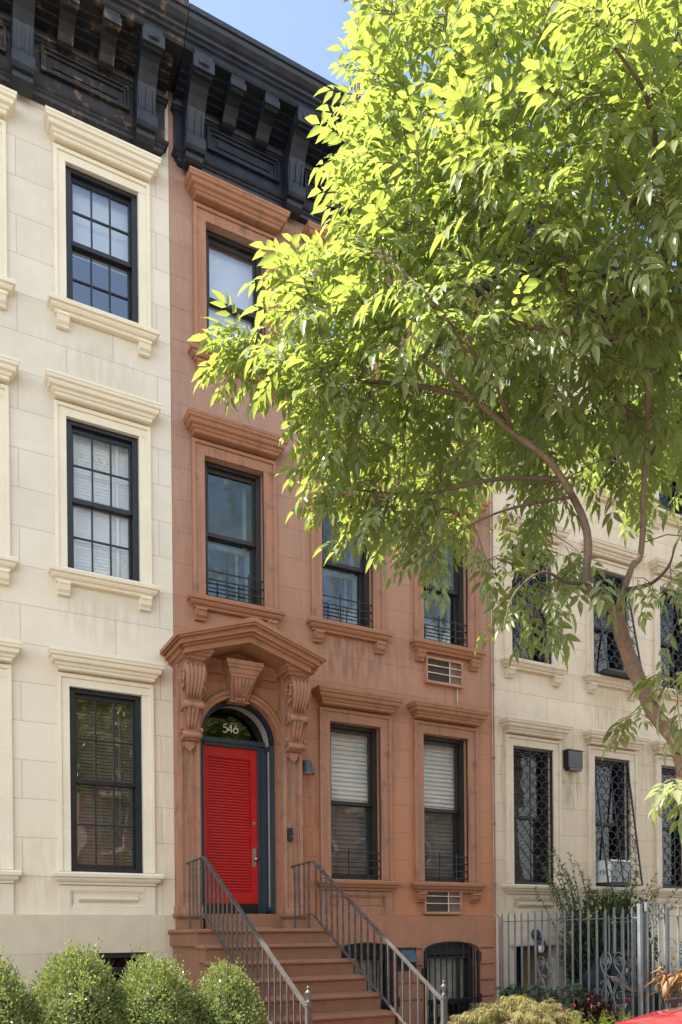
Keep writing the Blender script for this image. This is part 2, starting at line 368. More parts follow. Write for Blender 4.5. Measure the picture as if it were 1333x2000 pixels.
def scale_grille(mb, x0, x1, z0, z1, yf, rows_pitch=.105, ncol=4, r=.0065):
    """fish-scale wrought iron: staggered arches; yf(z) gives the plane so the grille can lean out"""
    w = (x1-x0)/ncol; k = 0; z = z0+.05
    while z < z1-.05:
        off = 0 if k % 2 == 0 else -w/2
        for i in range(ncol + (k % 2)):
            cx = x0+off+w*(i+.5); pts = []
            for j in range(9):
                a = PI - PI*j/8; xx = cx+math.cos(a)*w/2; zz = z+math.sin(a)*w*.46
                if x0-.001 <= xx <= x1+.001 and zz < z1: pts.append((xx, yf(zz), zz))
            if len(pts) > 2: mb.tube(pts, r, 4, caps=False)
        z += rows_pitch; k += 1
    for x in (x0, x1): mb.bar((x, yf(z0), z0), (x, yf(z1), z1), .022)
    for x in (x0+(x1-x0)*.46,): mb.bar((x, yf(z0)+.012, z0), (x, yf(z1)+.012, z1), .016)
    for z in (z0, z1): mb.bar((x0, yf(z), z), (x1, yf(z), z), .022, .02)
def scroll(cx, cz, r0, r1, a0, turns, n=18, sx=1):
    return [(cx+sx*(r0+(r1-r0)*i/n)*math.cos(a0+2*PI*turns*i/n), cz+(r0+(r1-r0)*i/n)*math.sin(a0+2*PI*turns*i/n)) for i in range(n+1)]

_cache = {}
def part(key, fn, name, mat, parent, bevel=0, loc=None):
    """build once per key; repeats share the mesh"""
    if key in _cache:
        o = bpy.data.objects.new(name, _cache[key].data); col.objects.link(o); o.parent = parent
        for md in _cache[key].modifiers:
            m2 = o.modifiers.new(md.name, md.type)
            if md.type == 'BEVEL': m2.width = md.width; m2.segments = md.segments; m2.limit_method = md.limit_method; m2.angle_limit = md.angle_limit
        if loc: o.location = loc
        return o
    mb = MB(); fn(mb); o = mb.build(name, mat, parent, bevel, loc); _cache[key] = o; return o

def make_window(house, style, x, zb, w, h, floor):
    """style: cream / brown / grey; floor 0 parlour, 1, 2"""
    st = dict(cream=dict(frame=M_black, trim=M_cream_trim, hood=M_cream_trim, band=.135, y0=.09, cols=3, rows=2, dep=.035),
              brown=dict(frame=M_brownframe, trim=M_brown_trim, hood=M_brown_hood, band=.165, y0=.13, cols=1, rows=1, dep=.085),
              grey=dict(frame=M_brownframe, trim=M_grey_trim, hood=M_grey_trim, band=.15, y0=.10, cols=1, rows=1, dep=.10))[style]
    band = st['band']; dep = st['dep']; key = (style, floor)
    def frame(mb):
        add_frame(mb, w, h, dep)
        mid = h*.5; a, b = -w/2+.05, w/2-.05
        add_sash(mb, a, b, mid-.025, h-.05, dep+.05, cols=st['cols'], rows=st['rows'])
        add_sash(mb, a, b, .045, mid+.02, dep+.095, cols=st['cols'], rows=st['rows'])
    win = part(('frame',)+key, frame, 'window', st['frame'], house, 0, (x, 0, zb))
    g = M_glass_sky if floor == 2 else (M_glass_refl if style != 'cream' and floor == 1 else M_glass); g = M_glass_grey if style == 'grey' else g; g2 = M_glass_screen if style == 'brown' and floor == 0 else g
    def pane(z0, z1, y):
        return lambda mb: mb.face([(-w/2+.09, y, z0), (w/2-.09, y, z0), (w/2-.09, y, z1), (-w/2+.09, y, z1)])
    part(('p1',)+key, pane(h*.5+.02, h-.1, dep+.07), 'pane', g, win)
    part(('p2',)+key, pane(.09, h*.5-.03, dep+.115), 'pane', g2, win)
    part(('casing',)+key, lambda mb: add_casing(mb, w, h, band, .05 if style != 'cream' else .04), 'casing', st['trim'], win, .002)
    o = w/2+band
    part(('hood',)+key, lambda mb: mb.molding(-o+.01, o-.01, st['y0'], HOOD), 'hood', st['hood'], win, 0, (0, 0, h+band+.02))
    brk = floor > 0 or (style == 'brown' and x > 3.2)
    def sill(mb):
        mb.molding(-o+.01, o-.01, .055, SILL)
        if brk:
            for s in (-1, 1):
                xc = s*(o-.085)
                mb.prism_x([(0,-.16), (-.11,-.16), (-.115,-.185), (-.10,-.20), (-.085,-.25), (-.055,-.275), (-.05,-.30), (0,-.30)], xc-.068, xc+.068)
    part(('sill', brk)+key, sill, 'sill', st['hood'], win, .004)
    if not brk:      # apron panel under a parlour window
        def apron(mb):
            z1, z0 = -.16, -.495
            fw = .12; zt, zl = z1-.06, z0+.09
            mb.box(-o, -o+fw, -.035, 0, z0, z1); mb.box(o-fw, o, -.035, 0, z0, z1)
            mb.box(-o+fw, o-fw, -.035, 0, zt, z1); mb.box(-o+fw, o-fw, -.035, 0, z0, zl)
            a = o-fw
            for q in ((-a, -a+.022, zl, zt), (a-.022, a, zl, zt)): mb.box(q[0], q[1], -.02, 0, q[2], q[3])
            mb.box(-a+.022, a-.022, -.02, 0, zt-.022, zt); mb.box(-a+.022, a-.022, -.02, 0, zl, zl+.022)
            zc = (zl+zt)/2
            if style == 'cream' or style == 'grey':
                mb.prism_x([(0, zc-.04), (-.012, zc-.04), (-.05, zc-.005), (-.05, zc+.03), (0, zc+.045)], -a+.09, a-.09)
            else:
                mb.box(-a+.05, a-.05, -.012, 0, zl+.05, zt-.05)
        part(('apron',)+key, apron, 'apron_panel', st['trim'], win, .003)
    return win

def add_blind(win, w, h, mat, kind, y=.30):
    mb = MB()
    if kind == 'shade': mb.face([(-w/2+.06, y, 0), (w/2-.06, y, 0), (w/2-.06, y, h), (-w/2+.06, y, h)])
    elif kind == 'wide': slats(mb, w-.12, .05, h-.05, y, .062, 1.25, wd=.066)
    elif kind == 'fine':
        slats(mb, w-.12, .05, h-.05, y, .040, 1.2 if mat is M_blind_dark else 1.42, wd=.040 if mat is M_blind_dark else .0415)
        for x in (-w*.36, w*.24): mb.box(x-.016, x+.016, y-.032, y-.030, .05, h-.05)
    return mb.build('blind', mat, win)
def add_room(win, w, h, mat, y=.75):
    mb = MB(); mb.face([(-w*.9, y, -.2), (w*.9, y, -.2), (w*.9, y, h+.2), (-w*.9, y, h+.2)])  # plain backing behind the glass; M_room's dark colour stands for the unlit room
    return mb.build('window_backing', mat, win)
def add_guard(win, w, h0=.42, y=.03):
    mb = MB()
    for z in (.06, .165, .27, .375)[:4]: mb.bar((-w/2, y, z), (w/2, y, z), .013)
    for x in (-w*.13, w*.24): mb.bar((x, y-.012, .02), (x, y-.012, h0), .014)
    return mb.build('window_guard', M_iron, win)

# ------------------------------------------------------------------ cornice
CORN = 11.06
def make_cornice(house, W, bx, mods, mat, mat2, dz=0.0):
    mb = MB()
    mb.box(.06, W-.06, -.06, 0, 11.14, 11.93)                                           # frieze board
    mb.molding(.12, W-.12, .05, [(0,11.06),(.02,11.07),(.03,11.10),(.05,11.115),(.05,11.135),(.075,11.15),(.09,11.17),(.07,11.185),(.01,11.20)])
    for a, b in zip(bx, bx[1:]):                                                         # framed panels
        x0, x1 = a+.205, b-.155
        for k, (m, d) in enumerate(((0, .105), (.035, .085))):
            z0, z1 = 11.36+m, 11.64-m
            mb.box(x0+m, x0+m+.03, -d, -.06, z0, z1); mb.box(x1-m-.03, x1-m, -d, -.06, z0, z1)
            mb.box(x0+m+.03, x1-m-.03, -d, -.06, z1-.03, z1); mb.box(x0+m+.03, x1-m-.03, -d, -.06, z0, z0+.03)
        mb.box(x0+.13, x1-.13, -.075, -.06, 11.46, 11.54)
    mb.molding(.07, W-.07, .07, [(0,11.66),(.02,11.67),(.02,11.69),(.045,11.70),(.05,11.72),(.0,11.735)])
    crown = [(.18,11.925),(.50,11.93),(.52,11.95),(.52,12.00),(.55,12.01),(.55,12.045),(.58,12.055),(.585,12.085),(.62,12.10),(.66,12.14),(.675,12.18),(.70,12.185),(.70,12.235+dz*.3),(.70,12.245+dz),(.3,12.30+dz)]
    xa, xb = (.045, W+.032) if dz else (.04, W-.04)
    rows = [[(xa, 0, z), (xa, -(.05+d), z), (xb, -(.05+d), z), (xb, 0, z)] for d, z in crown]
    for a, b in zip(rows, rows[1:]):
        for i in range(3): mb.face([a[i], a[i+1], b[i+1], b[i]])
    mb.face(rows[0][::-1]); mb.face(rows[-1])
    for k, (d, z) in enumerate(((.20,11.80),(.27,11.835),(.34,11.87),(.42,11.90))):       # stepped bed moulding
        mb.box(.05, W-.05, -d, -.06, z, z+.034)
    c = mb.build('cornice', mat, house, 0)
    mb = MB(); mb.box(.065, W-.065, -.085, -.06, 11.745, 11.80); mb.build('frieze_band', M_friezeband, c)
    def bracket(mb):
        pr = [(-.06,11.925),(-.60,11.925),(-.60,11.88),(-.575,11.87),(-.575,11.73),(-.55,11.715),(-.50,11.72),(-.44,11.70),(-.37,11.64),(-.31,11.55),(-.275,11.45),(-.25,11.33),(-.24,11.22),(-.27,11.215),(-.285,11.17),(-.275,11.12),(-.23,11.09),(-.22,11.03),(-.17,11.00),(-.06,11.0)]
        mb.prism_x(pr, -.108, .108)
        mb.box(-.128, .128, -.61, -.50, 11.725, 11.87)                                   # nose block
        for x in (-.095, -.012, .071): mb.prism_x([(-.24,11.24),(-.265,11.24),(-.275,11.33),(-.295,11.44),(-.32,11.52),(-.25,11.52)], x, x+.022)
        mb.prism_x([(-.2,11.255),(-.27,11.255),(-.305,11.235),(-.30,11.12),(-.27,11.085),(-.2,11.085)], -.122, .122)
        mb.tube([(-.06,-.602,11.80),(0,-.612,11.80),(.06,-.602,11.80)], .03, 8)
    for x in bx: part(('cbr', mat.name), bracket, 'bracket', mat, c, .004, (x, 0, 0))
    def modillion(mb):
        mb.prism_x([(-.06,11.925),(-.55,11.925),(-.55,11.89),(-.535,11.88),(-.535,11.79),(-.50,11.775),(-.43,11.78),(-.34,11.76),(-.26,11.71),(-.22,11.66),(-.17,11.645),(-.06,11.645)], -.085, .085)
        mb.box(-.098, .098, -.56, -.47, 11.79, 11.875)
    for x in mods: part(('cmod', mat2.name), modillion, 'modillion', mat2, c, .004, (x, 0, 0))
    return c

def make_body(house, W, zt, holes, m_wall, m_base, basement_holes, bx0=0.0):
    mb = MB()
    wall_mesh(mb, rect(.002, W-.002, 1.915, zt), [(q, .22, False) for q in holes], 0)
    for x in (.002, W-.002): mb.face([(x, 0, 0), (x, 10, 0), (x, 10, zt), (x, 0, zt)])
    mb.face([(.002, 10, 0), (W-.002, 10, 0), (W-.002, 10, zt), (.002, 10, zt)])
    mb.face([(.002, 0, zt), (W-.002, 0, zt), (W-.002, 10, zt), (.002, 10, zt)])
    finish(mb.build('wall', m_wall, house))
    mb = MB()
    wall_mesh(mb, rect(.002, W-.002, -.1, 1.915), basement_holes, -.05)
    mb.face([(.002, -.05, 1.915), (W-.002, -.05, 1.915), (W-.002, 0, 1.915), (.002, 0, 1.915)])
    for x in (.002, W-.002): mb.face([(x, -.05, -.1), (x, 0, -.1), (x, 0, 1.915), (x, -.05, 1.915)])
    finish(mb.build('base_course', m_base, house))
    mb = MB()
    for z in (1.92, 5.2, 8.3): mb.face([(.01, .25, z), (W-.01, .25, z), (W-.01, 9.9, z), (.01, 9.9, z)])
    mb.face([(.01, 2.6, 0), (W-.01, 2.6, 0), (W-.01, 2.6, zt-.05), (.01, 2.6, zt-.05)])
    mb.build('interior', M_room, house)
FL = [(2.41, 2.12), (5.845, 1.765), (8.885, 1.635)]       # opening bottom, height for the three storeys

# ================================================================== cream house (left)
W = 4.89
cream = empty('townhouse', (-W, 0, 0), label='cream stucco townhouse with black multi-pane windows, left of the brownstone', cat='house')
cx = [(.93, 2.50, 4.08), (.93, 2.50, 4.075), (.93, 2.50, 4.095)]
holes = []
for f, (zb, h) in enumerate(FL):
    for x in cx[f]: holes.append(rect(x-.415, x+.415, zb, zb+h))
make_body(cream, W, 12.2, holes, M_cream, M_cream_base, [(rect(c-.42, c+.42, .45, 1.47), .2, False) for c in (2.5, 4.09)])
for f, (zb, h) in enumerate(FL):
    for k, x in enumerate(cx[f]):
        wn = make_window(cream, 'cream', x, zb, .83, h, f)
        if f == 0: add_blind(wn, .83, h, M_blind_dark, 'fine', .27); add_room(wn, .83, h, M_room, .5)
        elif f == 1: add_blind(wn, .83, h, M_shade, 'fine', .215); add_room(wn, .83, h, M_shade, .26)
        else: add_blind(wn, .83, h*(.98 if k < 2 else .52), M_shade, 'shade', .21).location.z = (0 if k < 2 else h*.47); add_room(wn, .83, h, M_room, .9)
for c in (2.5, 4.09):
    mb = MB(); add_frame(mb, .84, 1.02, 0, .06); mb.box(-.012, .012, .03, .06, .06, .96); mb.box(-.36, .36, .03, .06, .80, .85)
    b = mb.build('basement_window', M_black, cream, 0, (c, 0, .45))
    mb = MB(); mb.face([(-.36, .07, .06), (.36, .07, .06), (.36, .07, .96), (-.36, .07, .96)]); mb.build('pane', M_glass_dark, b)
make_cornice(cream, W, [.335, 1.68, 3.21, 4.555], [.78, 1.23, 2.19, 2.70, 3.66, 4.11], M_cornice, M_cornice_peel, .14)
for o in cream.children:      # the older, flaking paint of this cornice
    if o.name.startswith('cornice'): o.data.materials[0] = M_cornice_peel

for k, lab in ((1, 'cream townhouse repeating the first one, next house beyond the left edge'), (2, 'cream townhouse repeating the first one, second house beyond the left edge')):
    nb = copy_tree(cream); nb.location.x = -W*(k+1); nb['label'] = lab      # the row goes on to the left and shades the stoop

# ================================================================== brownstone (middle)
brown = empty('townhouse', (0, 0, 0), label='reddish brownstone townhouse with red front door under a gabled stone hood', cat='house')
bxs = [(None, 2.52, 4.025), (.805, 2.425, 4.05), (.85, 2.43, 4.05)]
holes = []
for f, (zb, h) in enumerate(FL):
    for x in bxs[f]:
        if x: holes.append(rect(x-.395, x+.395, zb, zb+h))
DC, DR, SPR = .81, .51, 4.12
holes.append([(DC-DR, 1.93), (DC+DR, 1.93)] + arc(DC, SPR, DR, DR, 0, PI, 20))
bs = []
for c in (2.63, 4.06):
    bs.append(([(c-.44, .35), (c+.44, .35), (c+.44, 1.42)] + arc(c, 1.42, .44, .12, 0, PI, 10)[1:-1] + [(c-.44, 1.42)], .22, False))
for z in (1.44, 1.20, .96, .72):
    bs.append(([(4.58, z), (4.60, z-.014), (4.83, z-.014), (4.85, z), (4.83, z+.014), (4.60, z+.014)], .03, True))
    bs.append(([(3.10, z), (3.12, z-.014), (3.54, z-.014), (3.56, z), (3.54, z+.014), (3.12, z+.014)], .03, True))
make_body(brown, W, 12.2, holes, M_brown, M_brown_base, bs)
for f, (zb, h) in enumerate(FL):
    for k, x in enumerate(bxs[f]):
        if not x: continue
        wn = make_window(brown, 'brown', x, zb, .79, h, f)
        if f == 0: add_blind(wn, .79, h, M_blind, 'wide', .255); add_guard(wn, .79); add_room(wn, .79, h, M_blind, .30)
        elif f == 1:
            mb = MB(); add_sash(mb, -.34, .31, .05, h*.5-.03, .30, .05, .06); mb.box(.13, .16, .32, .35, .1, h*.5-.08)
            mb.box(.24, .29, .33, .37, h*.5, h-.05)
            mb.build('storm_sash', M_storm, wn); add_guard(wn, .79); add_room(wn, .79, h, M_room, .7)
        else: add_blind(wn, .79, h, M_shade, 'shade', .26)
make_cornice(brown, W, [.255, 1.585, 3.305, 4.635], [.70, 1.14, 2.16, 2.73, 3.75, 4.19], M_cornice, M_cornice)
for c in (2.63, 4.06):      # arched, barred basement windows
    mb = MB(); add_frame(mb, .88, 1.0, .02, .05); mb.box(-.39, .39, .06, .10, .28, .34); mb.box(.2, .24, .06, .10, .3, .95)
    mb.prism_y([(-.44, .98), (.44, .98), (.44, 1.07)] + [(a, b) for a, b in arc(0, 1.07, .44, .115, 0, PI, 10)][1:-1] + [(-.44, 1.07)], .02, .18)
    b = mb.build('basement_window', M_brownframe, brown, 0, (c, 0, .35))
    mb = MB(); mb.face([(-.39, .14, .34), (.36, .14, .34), (.36, .14, .95), (-.39, .14, .95)]); mb.build('blind', M_curtain, b)
    mb = MB(); mb.face([(-.39, .12, .05), (.39, .12, .05), (.39, .12, .95), (-.39, .12, .95)]); mb.build('pane', M_glass, b)
    mb = MB(); y = -.075
    top = lambda x: 1.07+.115*math.sqrt(max(0, 1-(x/.47)**2))
    for i in range(9):
        x = -.40+.1*i; mb.bar((x, y, .03), (x, y, top(x)), .014)
    mb.tube([(x, y, z) for x, z in arc(0, 1.07, .47, .12, 0, PI, 14)], .012, 4)
    for x in (-.47, .47): mb.bar((x, y, .0), (x, y, 1.07), .03)
    for z in (.04, .36): mb.bar((-.47, y, z), (.47, y, z), .02)
    mb.box(-.52, -.45, y-.015, .0, .62, .82); mb.box(.45, .52, y-.01, 0, .90, 1.04); mb.box(.45, .52, y-.01, 0, .3, .42)
    mb.build('grille', M_iron, b)

# ---- door, arch and surround
surr = MB()
wall_mesh(surr, [(.24, 1.92), (DC-DR-.0, 1.92)] + [(DC+DR*math.cos(a), SPR+DR*math.sin(a)) for a in [PI-PI*i/20 for i in range(21)]] + [(DC+DR, 1.92), (1.36, 1.92), (1.36, 5.12), (.24, 5.12)], [], -.09)
pts = [(DC-DR, 1.92)] + [(DC+DR*math.cos(a), SPR+DR*math.sin(a)) for a in [PI-PI*i/20 for i in range(21)]] + [(DC+DR, 1.92)]
for a, b in zip(pts, pts[1:]): surr.face([(a[0], -.09, a[1]), (b[0], -.09, b[1]), (b[0], .003, b[1]), (a[0], .003, a[1])])
def ring(mb, r0, r1, y0, y1, a0=0, a1=PI, n=24, cz=SPR):
    o = arc(DC, cz, r1, r1, a0, a1, n); i = arc(DC, cz, r0, r0, a0, a1, n)
    for k in range(n):
        mb.face([(i[k][0], y0, i[k][1]), (o[k][0], y0, o[k][1]), (o[k+1][0], y0, o[k+1][1]), (i[k+1][0], y0, i[k+1][1])])
        mb.face([(o[k][0], y0, o[k][1]), (o[k][0], y1, o[k][1]), (o[k+1][0], y1, o[k+1][1]), (o[k+1][0], y0, o[k+1][1])])
        mb.face([(i[k][0], y0, i[k][1]), (i[k+1][0], y0, i[k+1][1]), (i[k+1][0], y1, i[k+1][1]), (i[k][0], y1, i[k][1])])
ring(surr, DR+.004, DR+.05, -.115, -.09); ring(surr, DR+.05, DR+.085, -.135, -.09); ring(surr, DR+.085, DR+.10, -.115, -.09)
for s in (-1, 1):     # spandrel panels with raised edge
    tri = [(DC+s*.14, 4.82)] + [(DC+s*.64*math.sin(a), SPR+.64*math.cos(a)) for a in [.3+.1*i for i in range(7)]] + [(DC+s*.55, 4.82)]
    for a, b in zip(tri, tri[1:]+tri[:1]): surr.bar((a[0], -.098, a[1]), (b[0], -.098, b[1]), .018, .014, up=(0,1,0))
surr.molding(.30, 1.30, .12, [(0,4.90),(.01,4.91),(.01,4.94),(.03,4.96),(.035,5.0),(.06,5.03),(.06,5.06)])
door_surround = finish(surr.build('door_surround', M_brown_hood, brown))
for cxp, s in ((.12, -1), (1.49, 1)):    # pilasters with sunk panels, plinth and console
    mb = MB(); hw = .135
    for a, b, d in ((-hw, -hw+.045, .2), (hw-.045, hw, .2), (-hw+.045, -hw+.065, .185), (hw-.065, hw-.045, .185), (-hw+.065, hw-.065, .165)):
        mb.box(a, b, -d, 0, 2.02, 3.95)
    mb.box(-hw, hw, -.2, 0, 3.95, 4.95); mb.box(-hw+.065, hw-.065, -.2, -.165, 2.02, 2.06); mb.tube([(x, -.172, z) for x, z in arc(0, 3.92, .07, .05, PI, 0, 8)], .02, 6)
    mb.box(-hw-.015, hw+.015, -.225, 0, 1.93, 2.02)
    p = mb.build('pilaster', M_brown_trim, brown, .004, (cxp, 0, 0))
    mb = MB()
    mb.molding(-hw-.01, hw+.01, .225, [(0,1.735),(0,1.86),(.02,1.875),(.035,1.90),(.03,1.922),(.01,1.93)]); mb.build('plinth', M_step, p)
    # carved console: S profile, side volutes, acanthus ridges and two rolls
    mb = MB(); cw = .13
    S = [(-.2,4.87),(-.44,4.87),(-.47,4.82),(-.47,4.74),(-.44,4.66),(-.40,4.58),(-.365,4.50),(-.355,4.44),(-.375,4.40),(-.37,4.33),(-.33,4.29),(-.30,4.22),(-.28,4.15),(-.275,4.11),(-.30,4.08),(-.30,4.03),(-.27,4.0),(-.2,3.99)]
    mb.prism_x(S, -cw+.02, cw-.02)
    for sx in (-cw+.015, cw-.015):
        for (yy, zz, rr, tn) in ((-.37,4.73,.115,2.2), (-.31,4.40,.075,1.8), (-.265,4.10,.05,1.5)):
            q = scroll(yy, zz, .012, rr, 0, tn, 26); mb.tube([(sx+(.012 if sx > 0 else -.012), a, b) for a, b in q], [.010+.008*i/26 for i in range(27)], 5)
    front = [(-.445,4.86),(-.475,4.79),(-.475,4.72),(-.445,4.63),(-.405,4.54),(-.37,4.47)]
    front2 = [(-.375,4.36),(-.335,4.28),(-.305,4.20),(-.285,4.13)]
    for k, xx in enumerate((-.105,-.055,0,.055,.105)):
        spread = 1+.25*abs(k-2)
        mb.tube([(xx*(1-.35*i/5), y-.012, z) for i, (y, z) in enumerate(front)], [.02,.032,.03,.026,.02,.012], 6)
        if k not in (0, 4): mb.tube([(xx*(.9-.3*i/3), y-.01, z) for i, (y, z) in enumerate(front2)], [.024,.028,.022,.012], 6)
        for j in range(3):
            if abs(k-2) == 2: mb.tube([(xx, -.47+.03*j, 4.80-.085*j), (xx*1.28, -.455+.03*j, 4.76-.085*j), (xx*1.22, -.43+.03*j, 4.71-.085*j)], [.018,.022,.008], 5)
    for yy, zz, rr, hw2 in ((-.375,4.385,.045,.125), (-.30,4.05,.038,.115)):
        mb.tube([(-hw2, yy, zz), (-hw2*.6, yy-.008, zz+.006), (0, yy, zz), (hw2*.6, yy-.008, zz+.006), (hw2, yy, zz)], [rr*1.15, rr, rr*.8, rr, rr*1.15], 9)
    mb.prism_y([(-.06,3.99),(.06,3.99),(.05,3.92),(0,3.87),(-.05,3.92)], -.235, -.2)
    mb.build('console', M_brown_trim, p)
    mb = MB()     # entablature block over the console
    mb.molding(-.10, .10, .40, [(0,4.87),(.012,4.88),(.012,4.905),(.04,4.92),(.055,4.945),(.085,4.955),(.09,4.985),(.11,4.995),(.115,5.05)]); mb.build('block', M_brown_hood, p)
# gable hood: four stepped layers
mb = MB(); ax, az = .78, 5.43
for t0, t1, dy, dx in ((0, .05, .72, 0), (.05, .075, .70, .025), (.075, .135, .65, .06), (.135, .165, .60, .11), (.165, .235, .56, .14)):
    for s in (-1, 1):
        xe = ax+s*(.95-dx); ze = 5.105+dx*.34
        q = [(ax, az-t0*1.06), (xe, ze-t0*.95), (xe, ze-t1*.95), (ax, az-t1*1.06)]
        mb.prism_y(q if s > 0 else q[::-1], -dy, 0)
pd = finish(mb.build('pediment', M_brown_hood, brown))
mb = MB()
mb.prism_y([(.36, 5.055), (1.22, 5.055), (ax, 5.205)], -.14, -.02)
for i in range(22): mb.ball((.52+.025*i, -.15, 5.062+.022), (.009,.02,.016), 6, 4)
mb.build('tympanum', M_brown_trim, pd)
mb = MB()     # keystone: moulded cap on a tapered block with a leaf
mb.molding(.60, .98, .32, [(-.03,4.83),(-.02,4.84),(-.02,4.86),(0,4.88),(.01,4.92),(.03,4.935),(.03,4.96),(.05,4.975),(.05,5.02)])
mb.mesh([(.68,-.115,4.57),(.90,-.115,4.57),(.95,-.30,4.83),(.63,-.30,4.83),(.68,-.02,4.57),(.90,-.02,4.57),(.95,-.02,4.83),(.63,-.02,4.83)], [(0,1,2,3),(4,7,6,5),(0,4,5,1),(1,5,6,2),(3,2,6,7),(0,3,7,4)])
for k in range(5):
    x0 = .79+(k-2)*.05; x1 = .79+(k-2)*.032
    mb.tube([(x0, -.31, 4.82), (x0*.5+x1*.5, -.26, 4.74), (x1, -.19, 4.65), (x1, -.16, 4.61)], [.022,.028,.022,.012], 6)
for k in range(3): mb.ball((.745+.045*k, -.16, 4.60), .026, 8, 6)
mb.box(.66, .92, -.15, -.02, 4.565, 4.585)
mb.build('keystone', M_brown_trim, brown)
# the door itself
mb = MB()
mb.box(.30, .452, .25, .34, 1.935, 4.19); mb.box(1.186, 1.32, .25, .34, 1.935, 4.19); mb.box(.452, 1.186, .235, .34, 4.095, 4.19)
mb.box(.30, 1.32, .215, .235, 4.135, 4.195)
mb.box(1.286, 1.318, .0, .25, 1.935, 4.13); mb.box(.302, .334, .0, .25, 1.935, 4.13)                # panelled reveals
mb.box(1.268, 1.287, .02, .055, 1.97, 4.10); mb.box(1.268, 1.287, .20, .235, 1.97, 4.10); mb.box(1.225, 1.268, .20, .25, 1.935, 4.095)
mb.box(1.268, 1.287, .055, .20, 1.97, 2.02); mb.box(1.268, 1.287, .055, .20, 4.05, 4.10)
frame = mb.build('door_frame', M_blue, brown, .003)
mb = MB(); mb.box(1.279, 1.284, .09, .13, 2.02, 4.05); mb.build('lit_strip', M_pale, frame)  # vertical strip of light on the right reveal, painted pale
mb = MB()
z0, z1 = 2.075, 4.095
mb.box(.452, .50, .275, .32, z0, z1); mb.box(1.10, 1.186, .275, .32, z0, z1); mb.box(.50, 1.10, .275, .32, z1-.13, z1); mb.box(.50, 1.10, .275, .32, z0, z0+.16)
mb.box(.50, 1.10, .302, .32, z0+.16, z1-.13)
for a, b, c, d in ((.50,.512,z0+.16,z1-.13), (1.088,1.10,z0+.16,z1-.13), (.512,1.088,z1-.142,z1-.13), (.512,1.088,z0+.16,z0+.172)): mb.box(a, b, .268, .302, c, d)
door = mb.build('door', M_red, brown, .002)
mb = MB(); n = 46; zz0 = z0+.18; zz1 = z1-.15
for i in range(n):
    z = zz0+(zz1-zz0)*i/n; p = (zz1-zz0)/n
    mb.prism_x([(.302, z), (.277, z+.002), (.275, z+.010), (.279, z+p*.62), (.302, z+p*.80)], .514, 1.086)
mb.build('louvre', M_red, door)
mb = MB(); mb.box(.452, 1.186, .278, .30, 1.94, 2.072); mb.build('kick_plate', M_kick, door)
mb = MB(); mb.box(1.112, 1.160, .268, .275, 2.56, 2.80); mb.tube([(1.14,.27,2.655),(1.14,.235,2.655)], [.014,.014], 8); mb.ball((1.142,.222,2.655), .026); mb.ball((1.135,.266,2.75), .012)
mb.build('handle', M_steel, door)
mb = MB(); mb.tube([(1.135,.276,3.13),(1.135,.262,3.13)], [.026,.024], 12); mb.build('lock', M_steel, door)
fan = MB(); ring(fan, DR-.045, DR-.002, .0, .05, n=28, cz=SPR); ring(fan, DR-.06, DR-.045, .03, .05, n=28, cz=SPR)
fan = fan.build('fanlight', M_navy, brown)
mb = MB()
o = arc(DC, SPR, DR-.03, DR-.03, 0, PI, 28)
for a, b in zip(o, o[1:]): mb.face([(a[0], .05, a[1]), (b[0], .05, b[1]), (b[0], .26, b[1]), (a[0], .26, a[1])])
mb.build('reveal', M_pale, fan)
mb = MB(); mb.face([(DC-DR+.01, .262, 4.18), (DC+DR-.01, .262, 4.18)] + [(a, .262, max(b, 4.18)) for a, b in arc(DC, SPR, DR-.02, DR-.02, .05, PI-.05, 24)]); mb.build('pane', glass_mat('fanlight_glass', (.10,.11,.10), .02), fan)
mb = MB(); mb.box(DC-DR, DC+DR, .50, .51, 4.15, 4.7); mb.build('hallway', M_plastic, fan)
# the number 546 in thin round-ended strokes
mb = MB(); H = .105; zb = 4.278; y = .238; r = .0078
def st(pts): mb.tube([(a, y, b) for a, b in pts], r, 6)
x = .712; st([(x+.052, zb+H), (x+.014, zb+H), (x+.005, zb+H*.56)]); st([(x+.005, zb+H*.56)] + [(x+.022+.033*math.cos(a), zb+.033+.033*math.sin(a)) for a in [2.0-4.4*i/14 for i in range(15)]])
x = .776; st([(x+.046, zb), (x+.046, zb+H)]); st([(x+.046, zb+H), (x, zb+H*.30)]); st([(x, zb+H*.30), (x+.064, zb+H*.30)])
x = .852; st([(x+.044, zb+H)] + [(x+.030+.031*math.cos(a), zb+.032+.031*math.sin(a)) for a in [2.6+6.1*i/18 for i in range(19)]])
mb.build('house_number', M_numeral, fan)

